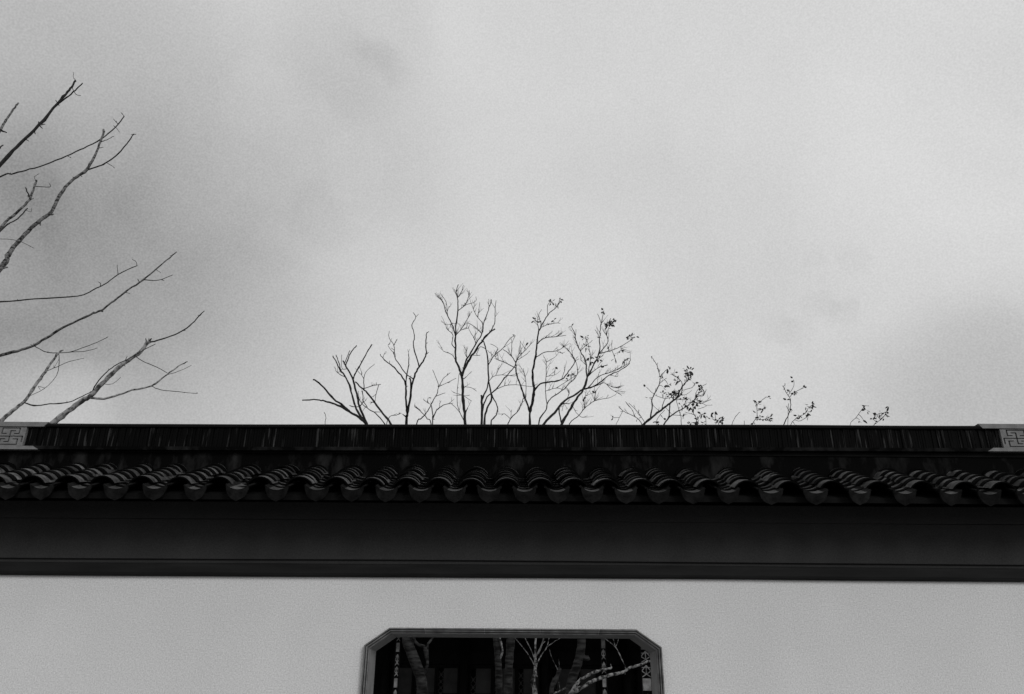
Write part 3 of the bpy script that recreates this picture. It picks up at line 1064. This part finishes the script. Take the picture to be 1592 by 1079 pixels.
# --- tree with the leaning trunk at the left of the window
t = Tree('bare_tree', 'dark tree with leaning trunk at left in window, lopped boughs above', 3.3,
         [(658, 1150), (657, 1079), (653, 1050), (640, 1015), (632, 990), (618, 900), (604, 800), (590, 730)], (19, 13), M_BARKM, M_BARKD, 3, MID, 0.5)
t.limb(ZC, 24, 6, [(490, 1028), (440, 985), (350, 930), (270, 890), (200, 870), (150, 862), (45, 863)], stem=[(590, 730), (582, 690)], m=M_BARKD)
t.limb(ZC, 17, 6, [(485, 1020), (430, 940), (405, 870), (380, 780), (350, 705), (310, 655), (285, 600), (258, 555)], stem=[(588, 722), (575, 680)], m=M_BARKD)
t.limb(ZC, 18, 8, [(492, 1025), (445, 910), (425, 820), (405, 740), (375, 670), (345, 620), (330, 590)], stem=[(588, 722), (576, 680)], m=M_BARKD)
t.limb(ZC, 16, 8, [(662, 1028), (610, 960), (550, 880), (500, 815), (455, 775), (415, 735)], stem=[(612, 860), (618, 700)], m=M_BARKD)
t.limb(ZC, 10, 3, [(618, 1028), (560, 960), (500, 920), (450, 870), (435, 800)], stem=[(612, 860), (608, 690)], m=M_BARKD)
t.limb(ZC, 5, 3, [(205, 1028), (210, 985), (198, 945)], stem=[(590, 740), (530, 710), (508, 690)])
# second stem of the same tree
t.limb(ZG, 24, 34, [(690, 430), (665, 240)], stem=[(659, 1052)], name='stem', m=M_BARKM)
t.limb(ZC, 22, 4, [(775, 1028), (778, 970), (772, 900), (768, 800), (765, 740), (740, 700), (700, 650), (650, 605), (610, 575), (588, 540)],
       stem=[(660, 1006), (641, 988), (634, 900), (632, 760)], m=M_BARKM, name='stem')
t.limb(ZG, 26, 18, [(690, 430), (690, 240), (720, 180), (760, 120)], stem=[(660, 1052)], m=M_BARKM, name='stem')
t.limb(ZC, 10, 2, [(845, 1028), (880, 990), (915, 950), (945, 895), (985, 820), (1000, 770), (1030, 715), (1080, 672)], stem=[(674, 988), (670, 860), (652, 710)])
t.limb(ZC, 8, 4, [(945, 1028), (920, 995), (880, 950), (830, 910)], stem=[(672, 900), (675, 720)])
t.limb(ZC, 9, 6, [(955, 1028), (957, 960), (945, 895)], stem=[(673, 880), (673, 720)])
t.many(ZC, [
    (14, 9, [(385, 945), (330, 905), (265, 855), (200, 780), (150, 735), (122, 720)]), (7, 5, [(325, 660), (300, 600), (280, 548)]), (5, 3, [(345, 705), (310, 685), (278, 660)]),
    (9, 6, [(405, 720), (420, 670), (460, 600), (495, 535), (533, 472)]), (8, 6, [(350, 620), (375, 550), (400, 510), (425, 482)]), (6, 4, [(335, 610), (355, 570), (378, 515)]),
    (4, 2, [(350, 645), (322, 640), (322, 545)]), (5, 3, [(470, 790), (530, 765), (595, 752)]), (4.5, 3, [(580, 760), (560, 820), (552, 875)]),
    (6, 2, [(470, 800), (475, 720), (490, 665), (550, 612)]), (4, 2, [(475, 720), (462, 690), (445, 675)]), (4, 2, [(462, 690), (460, 665)]), (6, 5, [(445, 912), (470, 870), (465, 800)]),
    (5, 2.5, [(445, 912), (400, 910), (372, 898)]), (4, 3, [(555, 945), (590, 948)]), (5, 4, [(470, 870), (500, 915)]), (5, 3, [(540, 880), (520, 875)]),
    (16, 4, [(785, 960), (798, 860), (812, 760), (835, 680), (870, 620), (900, 570), (912, 530), (908, 450), (915, 400), (930, 385)]),
    (9, 2, [(850, 625), (835, 540), (822, 470), (830, 410), (812, 340), (838, 285), (820, 250)]), (3, 2, [(838, 285), (858, 262)]),
    (7, 2, [(800, 712), (770, 680), (720, 610), (690, 560), (688, 500), (680, 470), (650, 420), (655, 380)]), (4, 2, [(680, 480), (705, 440)]), (3, 1.5, [(690, 600), (680, 530), (645, 485), (660, 470)]),
    (8, 5, [(770, 760), (772, 700), (788, 630), (790, 590), (788, 545)]), (12, 9, [(798, 850), (805, 740), (795, 710)]), (10, 4, [(772, 990), (745, 962)]), (4, 3, [(915, 545), (930, 530)]),
    (5, 2, [(640, 1028), (655, 980), (700, 968), (740, 955)]), (4, 1.5, [(1000, 765), (985, 720), (955, 650)]), (4, 2, [(985, 850), (1045, 812)]), (3, 1, [(1000, 770), (1060, 740), (1120, 710)]),
    (3, 1, [(945, 895), (920, 880), (925, 850), (945, 850)]), (5, 3, [(860, 935), (832, 900)]), (8, 3, [(957, 990), (985, 935), (1030, 900), (1100, 885)]), (3, 2, [(1010, 910), (1005, 888)]),
    (3, 1.5, [(1080, 895), (1130, 930), (1165, 980)]), (4, 2, [(652, 605), (655, 590)]), (4, 2, [(612, 580), (608, 565)]), (3, 2, [(690, 520), (668, 500)]),
])
t.spurs(26, 2.0, 5.0, 1.0)
t.tips(34, 4, 13)
t.done()

# --- twin trunks in the middle of the window
t = Tree('bare_tree', 'slim dark trunk beside a thicker ringed one, tallest crown above ridge', 3.6,
         [(776, 1150), (776, 1079), (775, 1040), (773, 1010), (768, 960), (752, 850), (735, 740)], (12, 9), M_BARKM, M_BARKD, 4, MID, 0.5)
t.limb(ZG, 22, 14, [(1465, 300), (1460, 220), (1435, 130)], stem=[(775, 1030)], m=M_BARKP)
t.limb(ZC, 24, 3, [(1185, 1028), (1178, 930), (1165, 800), (1160, 700), (1140, 640), (1115, 570), (1115, 480), (1118, 350), (1130, 240), (1130, 150), (1122, 110), (1135, 55)],
       stem=[(735, 740), (726, 700)], m=M_BARKD)
t.many(ZC, [
    (16, 8, [(1165, 690), (1200, 600), (1260, 510), (1310, 440), (1349, 395), (1395, 368)]), (8, 2, [(1430, 378), (1450, 290), (1455, 200), (1490, 160)]) if False else
    (7, 2, [(1349, 395), (1388, 330), (1392, 240), (1398, 165)]),
    (10, 4, [(1165, 670), (1185, 600), (1240, 500), (1300, 400), (1312, 330), (1345, 235), (1368, 160)]),
    (8, 2, [(1112, 420), (1090, 330), (1050, 250), (1030, 180), (1000, 150), (972, 115)]), (3.5, 1.5, [(1060, 265), (1050, 180), (1010, 120)]), (3, 1.5, [(1060, 240), (1072, 205)]),
    (5, 2, [(1130, 240), (1180, 200), (1205, 150), (1212, 95)]), (3, 1, [(1180, 200), (1255, 175), (1258, 140)]), (5, 1.5, [(1115, 410), (1160, 360), (1195, 300), (1215, 265)]),
    (4, 1.5, [(1115, 580), (1090, 545), (1030, 520), (1020, 495)]), (6, 1.5, [(1112, 500), (1090, 470), (1100, 410), (1060, 370), (1045, 330)]), (4, 1.5, [(1130, 150), (1160, 100), (1170, 60)]),
    (5, 2, [(1178, 1020), (1130, 900), (1130, 780), (1140, 690)]), (7, 3, [(1165, 720), (1195, 698)]), (9, 4, [(1185, 960), (1203, 915)]), (8, 4, [(1165, 840), (1152, 828)]),
    (4, 1.5, [(1300, 400), (1250, 350), (1200, 325)]), (5, 1.5, [(1300, 395), (1305, 330), (1260, 270), (1225, 190)]), (3, 1.5, [(1268, 290), (1285, 180)]),
    (4, 1.5, [(1265, 465), (1245, 430), (1220, 390)]), (3, 1.5, [(1170, 775), (1220, 775), (1262, 800)]), (3, 1.5, [(1185, 830), (1230, 870)]), (4, 2, [(1090, 340), (1080, 345)]),
    (3, 1.2, [(1150, 370), (1205, 360)]), (3, 1.2, [(1118, 330), (1112, 330)]), (3, 1.2, [(1200, 600), (1190, 490)]), (3, 1.2, [(1235, 545), (1290, 550)]), (3, 1.2, [(1130, 110), (1132, 60)]),
])
t.spurs(20, 2.0, 5.0, 0.9)
t.tips(100, 6, 18, 0.75)
t.done()

t = Tree('bare_tree', 'thick ringed trunk just right of its slim neighbour, branching over ridge', 3.2,
         [(790, 1150), (790, 1079), (791, 1040), (794, 995), (798, 930), (800, 840), (795, 760)], (14.5, 12), M_BARKM, M_BARKD, 5, MID, 0.5)
t.limb(ZD, 18, 14, [(40, 1028), (40, 900), (38, 830)], stem=[(797, 850), (765, 740), (750, 690)], m=M_BARKD)
t.limb(ZD, 14, 7, [(60, 1028), (80, 920), (110, 850), (95, 770), (85, 680), (80, 560), (60, 470), (40, 445)], stem=[(796, 800), (765, 720)], m=M_BARKD)
t.limb(ZD, 10, 6, [(105, 1028), (140, 970), (150, 910), (120, 850), (98, 790)], stem=[(795, 760), (775, 700)], m=M_BARKD)
t.limb(ZD, 18, 3, [(375, 1035), (375, 950), (345, 860), (310, 760), (285, 690), (275, 600), (240, 550), (190, 510)], stem=[(795, 760), (818, 710)], m=M_BARKD)
t.limb(ZD, 10, 2, [(440, 1035), (450, 990), (490, 930), (500, 880), (540, 840), (600, 800), (650, 750), (700, 700), (710, 640), (690, 580)], stem=[(797, 780), (828, 720)])
t.limb(ZD, 9, 4, [(225, 1028), (300, 930), (330, 850)], stem=[(796, 770), (790, 700)])
t.many(ZD, [
    (12, 6, [(42, 850), (75, 790), (86, 730)]), (10, 5, [(45, 1000), (55, 900), (80, 840), (140, 790), (200, 710), (265, 635), (280, 590)]),
    (6, 1.5, [(85, 605), (130, 550), (190, 500), (240, 430), (278, 412)]), (18, 3, [(375, 950), (395, 870), (405, 780), (395, 680), (410, 590), (425, 500), (435, 400), (460, 340), (500, 270), (560, 215), (590, 155)]),
    (6, 1.5, [(275, 610), (300, 560), (350, 510), (390, 460)]), (5, 2, [(275, 650), (200, 600), (150, 580), (135, 560)]), (4, 1, [(275, 600), (300, 540), (310, 450)]), (3, 1, [(290, 580), (330, 560), (360, 540)]),
    (6, 1.2, [(430, 560), (480, 530), (560, 520), (620, 490)]), (7, 1.2, [(435, 470), (480, 430), (560, 420), (630, 410)]), (5, 2, [(440, 380), (430, 330), (415, 300)]),
    (4, 1.2, [(455, 350), (520, 330), (590, 325)]), (4, 1.2, [(500, 270), (500, 200), (530, 175)]), (3, 1, [(460, 340), (440, 270), (460, 230)]),
    (11, 2, [(402, 790), (450, 750), (530, 735), (600, 720), (650, 660), (690, 600), (680, 560), (640, 510)]), (3, 1, [(690, 590), (720, 575)]), (4, 2, [(140, 790), (200, 765), (280, 755), (390, 770)]),
    (5, 1.5, [(495, 890), (485, 800), (490, 700), (490, 600), (475, 560)]), (3, 1, [(488, 600), (540, 570)]), (3, 1, [(488, 690), (550, 690)]), (4, 1, [(345, 860), (350, 740), (330, 640)]),
    (3, 1, [(265, 540), (250, 470), (275, 412)]), (3, 1, [(350, 510), (340, 490)]), (4, 1.5, [(90, 740), (140, 690), (270, 695)]), (3, 1, [(130, 700), (160, 640)]), (4, 1.2, [(70, 520), (30, 490), (5, 540)]),
    (3, 1, [(120, 555), (150, 500), (100, 470)]), (3, 1, [(560, 420), (600, 400)]), (3, 1, [(560, 520), (610, 540)]), (3, 1.2, [(485, 800), (560, 780), (600, 790)]), (3, 1, [(600, 720), (620, 660)]),
    (3, 1, [(240, 1000), (200, 960), (180, 970)]), (3, 1, [(430, 640), (470, 560)]) if False else (3, 1, [(240, 990), (250, 930)]),
])
t.clumps(ZD, [(530, 175, 13), (582, 160, 9), (572, 198, 8), (415, 302, 16), (455, 318, 9), (270, 413, 7), (345, 485, 7), (545, 305, 6), (555, 635, 9), (505, 325, 6)])
t.spurs(18, 2.0, 5.0, 0.9)
t.tips(150, 5, 19, 0.7)
t.done()

t = Tree('bare_tree', 'stout leaning trunk with a burr right of window centre, slanting boughs above', 3.0,
         [(884, 1150), (886, 1079), (890, 1054), (897, 1035), (902, 1015), (904, 991), (900, 920), (885, 820), (868, 740)], (15, 12), M_BARKM, M_BARKD, 6, MID, 0.5)
t.limb(ZH, 62, 44, [(705, 345), (748, 352), (762, 350)], stem=[(903, 1020)], m=M_BARKM, name='burr')
t.limb(ZD, 19, 3, [(475, 1030), (550, 950), (620, 870), (700, 820), (760, 770), (775, 700), (765, 600), (740, 540), (700, 460), (690, 400), (668, 345)], stem=[(868, 740), (838, 680)], m=M_BARKD)
t.limb(ZD, 20, 3, [(600, 1030), (650, 940), (700, 860), (750, 790), (770, 720), (820, 620), (860, 540), (865, 430), (870, 350), (890, 250)], stem=[(868, 740), (866, 690)], m=M_BARKD)
t.limb(ZD, 7, 1.5, [(655, 1030), (720, 970), (760, 920), (830, 870), (930, 850)], stem=[(870, 740), (878, 690)])
t.many(ZD, [
    (6, 2, [(860, 540), (920, 460), (915, 400), (930, 350)]), (6, 1.5, [(865, 535), (930, 520), (1010, 490), (1090, 440)]), (5, 1.2, [(780, 690), (800, 580), (790, 500), (770, 430)]),
    (3.5, 1.5, [(735, 520), (770, 480)]), (9, 1.5, [(750, 790), (820, 770), (880, 730), (930, 690), (1000, 660), (1060, 620), (1080, 580)]), (6, 1.2, [(780, 770), (850, 705), (920, 675), (990, 650), (1040, 620)]),
    (5, 1.2, [(770, 790), (850, 760), (900, 745), (950, 790), (1020, 830)]), (10, 4, [(600, 1020), (580, 930), (600, 890), (655, 890)]), (4, 1.2, [(760, 920), (755, 850), (780, 830)]),
    (3, 1.2, [(680, 900), (700, 950), (740, 985)]), (5, 1.5, [(780, 700), (850, 640), (920, 620)]), (4, 1.2, [(820, 620), (850, 580), (890, 550)]), (4, 1.2, [(640, 860), (650, 800), (620, 770)]),
    (3, 1, [(865, 430), (845, 390), (830, 370)]), (3, 1, [(872, 330), (850, 260)]), (3, 1, [(690, 420), (700, 370)]), (3, 1, [(830, 870), (840, 800)]), (3, 1, [(930, 690), (990, 700)]),
    (3, 1, [(930, 520), (925, 490)]), (3, 1, [(1000, 495), (1015, 520)]), (3, 1, [(910, 745), (960, 775), (1000, 780)]), (3, 1, [(620, 880), (600, 940)]), (3, 1, [(500, 860), (560, 835)]) if False else
    (3, 1, [(700, 690), (640, 730), (560, 780)]), (3, 1, [(760, 620), (730, 580)]),
])
t.clumps(ZD, [(895, 240, 11), (940, 325, 25), (985, 303, 8), (925, 340, 13), (760, 430, 13), (768, 485, 14), (1085, 425, 20), (1113, 425, 8), (1015, 520, 9), (970, 570, 11), (1035, 590, 12), (1067, 570, 6),
              (797, 565, 12), (858, 572, 11), (925, 490, 8), (660, 685, 11), (640, 710, 8), (750, 850, 9), (820, 815, 6), (880, 640, 6), (668, 345, 5), (800, 590, 8), (875, 430, 6)])
t.spurs(16, 2.0, 5.0, 0.9)
t.tips(160, 5, 19, 0.7)
t.done()

LEAFY = 'sparsely leaved treetops over the ridge'
t = Tree('leafy_tree', 'sparse tree with dry leaf clusters right of the bare crowns', 4.4,
         [(1050, 1150), (1046, 1000), (1030, 900), (1012, 800), (1002, 730)], (16, 9), M_BARKM, M_BARKD, 7, LEAFY, 0.5)
t.limb(ZE, 26, 6, [(400, 738), (470, 670), (560, 595), (640, 540), (700, 490), (750, 440), (790, 360), (830, 300), (860, 260), (868, 190)], stem=[(1002, 730), (995, 690)], m=M_BARKD)
t.limb(ZE, 17, 2, [(610, 738), (660, 660), (670, 570), (690, 490), (780, 430), (800, 320), (770, 260), (680, 210)], stem=[(1004, 740), (1025, 690)], m=M_BARKD)
t.limb(ZE, 8, 1.5, [(385, 738), (340, 670), (270, 630), (190, 590), (145, 540)], stem=[(1002, 730), (1002, 690)])
t.limb(ZE, 6, 2, [(790, 738), (785, 640), (760, 560), (740, 480)], stem=[(1010, 760), (1058, 700)])
t.limb(ZE, 5, 2, [(530, 738), (550, 660), (620, 580)], stem=[(1004, 740), (1015, 690)])
t.many(ZE, [
    (12, 4, [(460, 660), (490, 540), (490, 460), (540, 370), (570, 290), (575, 240), (610, 190), (650, 160)]), (6, 1.5, [(575, 240), (555, 170), (530, 100), (480, 30)]),
    (11, 2, [(660, 655), (740, 600), (830, 555), (900, 500), (960, 440), (1020, 430), (1022, 370)]), (5, 1.5, [(900, 500), (1000, 510), (1100, 470)]), (5, 1.5, [(410, 715), (350, 610), (250, 510)]),
    (4, 1.2, [(300, 640), (290, 590), (220, 500)]), (7, 3, [(580, 580), (610, 490), (640, 460), (730, 450)]), (4, 1.5, [(630, 460), (540, 435)]), (3, 1.5, [(190, 590), (150, 660), (115, 738)]),
    (4, 1.5, [(560, 340), (510, 410), (430, 345)]), (4, 1.5, [(940, 470), (960, 370), (1050, 312)]), (4, 1.5, [(800, 390), (900, 350), (930, 300)]), (4, 1.5, [(840, 555), (830, 500), (870, 460)]),
    (3, 1.2, [(560, 300), (640, 250)]), (3, 1.2, [(780, 430), (840, 420)]), (3, 1.2, [(720, 480), (830, 470)]), (4, 1.5, [(700, 625), (800, 640)]), (5, 2, [(570, 590), (545, 572)]),
    (3, 1.2, [(150, 660), (80, 660)]), (3, 1.2, [(1000, 510), (1050, 540), (960, 570)]), (3, 1.2, [(640, 560), (690, 620)]),
])
t.clumps(ZE, [(660, 160, 22), (865, 182, 46), (850, 255, 26), (715, 195, 12), (742, 280, 28), (655, 320, 20), (600, 340, 10), (735, 400, 42), (690, 432, 32), (595, 415, 16), (460, 455, 12), (420, 345, 8),
              (480, 25, 8), (945, 515, 46), (872, 540, 30), (995, 350, 26), (950, 430, 26), (930, 305, 14), (790, 535, 18), (830, 295, 12), (820, 460, 20), (335, 665, 16), (525, 712, 14), (565, 708, 12),
              (600, 660, 10), (810, 660, 9), (85, 660, 16), (600, 230, 10), (880, 225, 14), (1020, 385, 12)], 0.8)
t.tips(60, 4, 14, 0.7)
t.done()

t = Tree('leafy_tree', 'low leafy twigs just over the ridge beside the sparse tree', 4.8,
         [(1100, 1150), (1100, 950), (1098, 800), (1095, 720)], (11, 6), M_BARKM, M_BARKD, 8, LEAFY, 0.4)
t.limb(ZE, 8, 2, [(940, 738), (950, 680), (920, 620), (910, 560)], stem=[(1095, 720), (1085, 690)])
t.limb(ZE, 5, 2, [(1045, 738), (1045, 650)], stem=[(1095, 720), (1097, 690)])
t.limb(ZE, 5, 2, [(1180, 738), (1150, 690), (1135, 600)], stem=[(1096, 730), (1115, 690)])
t.limb(ZE, 5, 1.5, [(1310, 738), (1350, 650), (1395, 600)], stem=[(1098, 760), (1130, 700)])
t.limb(ZE, 4, 1.5, [(1440, 738), (1440, 690)], stem=[(1100, 780), (1152, 710)])
t.many(ZE, [(6, 2.5, [(950, 690), (990, 630), (1030, 620)]), (4, 1.5, [(1160, 700), (1190, 670), (1230, 690)]), (3, 1.2, [(1150, 690), (1105, 670)]), (3, 1.2, [(930, 640), (830, 600)])])
t.clumps(ZE, [(960, 690, 24), (1010, 622, 22), (960, 725, 26), (1065, 655, 12), (1105, 672, 17), (1135, 600, 16), (1180, 692, 34), (1212, 690, 18), (880, 720, 18), (1020, 715, 14)], 0.8)
t.tips(16, 4, 9, 0.9)
t.done()

t = Tree('leafy_tree', 'young tree with upright forked stem and few leaves over the ridge', 4.2,
         [(1205, 1150), (1206, 950), (1210, 800), (1212, 730)], (11, 6), M_BARKM, M_BARKD, 9, LEAFY, 0.4)
t.limb(ZF, 11, 3, [(390, 603), (435, 500), (455, 440), (455, 340), (410, 260), (375, 195)], stem=[(1212, 730), (1213, 690)])
t.limb(ZF, 6, 1.5, [(60, 605), (110, 520), (110, 430), (125, 380), (190, 325)], stem=[(1210, 770), (1164, 700)])
t.limb(ZF, 5, 1.5, [(460, 603), (520, 530), (610, 480), (640, 430), (680, 395)], stem=[(1212, 740), (1222, 690)])
t.limb(ZF, 3.5, 2, [(430, 603), (435, 380)], stem=[(1212, 735), (1222, 690)])
t.many(ZF, [(4, 1.5, [(100, 560), (180, 545), (240, 520)]), (5, 1.5, [(450, 320), (490, 270), (590, 220)]), (4, 1.5, [(500, 530), (560, 560), (630, 515)]), (3, 1.2, [(110, 470), (170, 440), (205, 435)]),
            (3, 1.2, [(455, 440), (475, 455)]), (3, 1.2, [(440, 300), (490, 200), (490, 135)])])
t.clumps(ZF, [(120, 375, 24), (222, 318, 14), (170, 440, 20), (140, 525, 24), (235, 540, 26), (190, 540, 14), (110, 482, 10), (85, 580, 17), (405, 200, 14), (440, 238, 8), (490, 268, 20), (490, 135, 12),
              (515, 280, 12), (475, 455, 9), (420, 345, 8), (595, 218, 8), (675, 395, 27), (615, 475, 24), (535, 505, 11), (640, 515, 9), (500, 598, 14), (540, 550, 12), (670, 435, 11)], 0.75)
t.tips(14, 4, 9, 0.9)
t.done()

t = Tree('leafy_tree', 'small leafy twigs alone at right above the dark ridge', 4.2,
         [(1345, 1150), (1345, 950), (1345, 800), (1344, 730)], (9, 5), M_BARKM, M_BARKD, 10, LEAFY, 0.4)
t.limb(ZF, 3.5, 1.5, [(1070, 603), (1130, 530), (1215, 415)], stem=[(1344, 730), (1330, 690)])
t.limb(ZF, 5.5, 1.5, [(1320, 598), (1390, 550), (1440, 480), (1465, 410)], stem=[(1344, 730), (1348, 690)])
t.many(ZF, [(4, 1.5, [(1385, 552), (1350, 500), (1400, 475)]), (3, 1.2, [(1350, 580), (1305, 540)]), (3, 1.2, [(1215, 415), (1235, 445)])])
t.clumps(ZF, [(1240, 405, 11), (1233, 445, 18), (1170, 550, 11), (1210, 550, 9), (1468, 410, 15), (1460, 487, 16), (1350, 515, 20), (1305, 538, 12), (1420, 520, 18), (1355, 580, 12), (1380, 480, 16),
              (1425, 475, 12), (1322, 475, 6)], 0.8)
t.done()

# --- small pale trees close behind the window
t = Tree('pale_sapling', 'small pale knotted tree with fine forking shoots in window centre', 1.9,
         [(834, 1150), (832, 1079), (829, 1064), (829, 1056), (832, 1048)], (10, 6), M_BARKP, M_BARKP, 11, 'pale small trees close behind the window', 0.5)
t.limb(ZH, 34, 12, [(215, 520), (215, 440), (214, 340), (218, 135), (222, 40)], m=M_BARKP)
t.many(ZH, [
    (26, 20, [(190, 590), (165, 600)]), (9, 5, [(215, 450), (130, 300), (0, 140), (-60, 60)]), (9, 6, [(215, 360), (160, 250), (105, 135), (80, 70)]), (17, 13, [(222, 350), (270, 250), (300, 135), (315, 50)]),
    (9, 6, [(228, 430), (270, 330), (330, 240), (358, 140), (380, 60)]), (7, 4, [(330, 240), (400, 190), (480, 145), (600, 120)]), (14, 8, [(205, 560), (200, 500), (205, 440)]),
    (4, 2, [(300, 220), (312, 180)]), (12, 7, [(215, 520), (235, 545)]),
], m=M_BARKP)
t.done()

t = Tree('pale_sapling', 'gnarled tree with two long pale boughs reaching right in the window', 2.3,
         [(872, 1170), (872, 1130), (878, 1100), (885, 1082)], (20, 15), M_BARKP, M_BARKP, 12, 'pale small trees close behind the window', 0.4)
t.limb(ZH, 38, 17, [(560, 740), (650, 610), (720, 550), (820, 500), (920, 470), (1005, 455)], m=M_BARKP, k=0.2)
t.limb(ZH, 40, 15, [(600, 740), (720, 640), (820, 580), (960, 535), (1100, 500), (1200, 450), (1300, 420), (1400, 380), (1560, 330)], m=M_BARKP, k=0.3)
t.limb(ZH, 52, 34, [(395, 630), (440, 540), (465, 455)], stem=[(874, 1120), (858, 1080)], m=M_BARKM)
t.limb(ZH, 18, 14, [(410, 723), (470, 690), (525, 660)], stem=[(874, 1118), (860, 1090)], m=M_BARKP)
t.many(ZH, [
    (9, 5, [(458, 450), (453, 365)]), (6, 4, [(425, 480), (380, 340), (360, 260)]), (12, 6, [(1000, 455), (988, 415)]), (9, 6, [(1145, 460), (1100, 350), (1040, 240), (910, 140), (840, 90)]),
    (8, 5, [(1040, 240), (1015, 150), (1008, 90)]), (6, 4, [(1045, 235), (1070, 160), (1085, 100)]), (5, 3, [(460, 690), (458, 600)]), (12, 8, [(1130, 490), (1140, 520)]), (9, 4, [(1145, 455), (1140, 415)]),
], m=M_BARKP)
t.done()
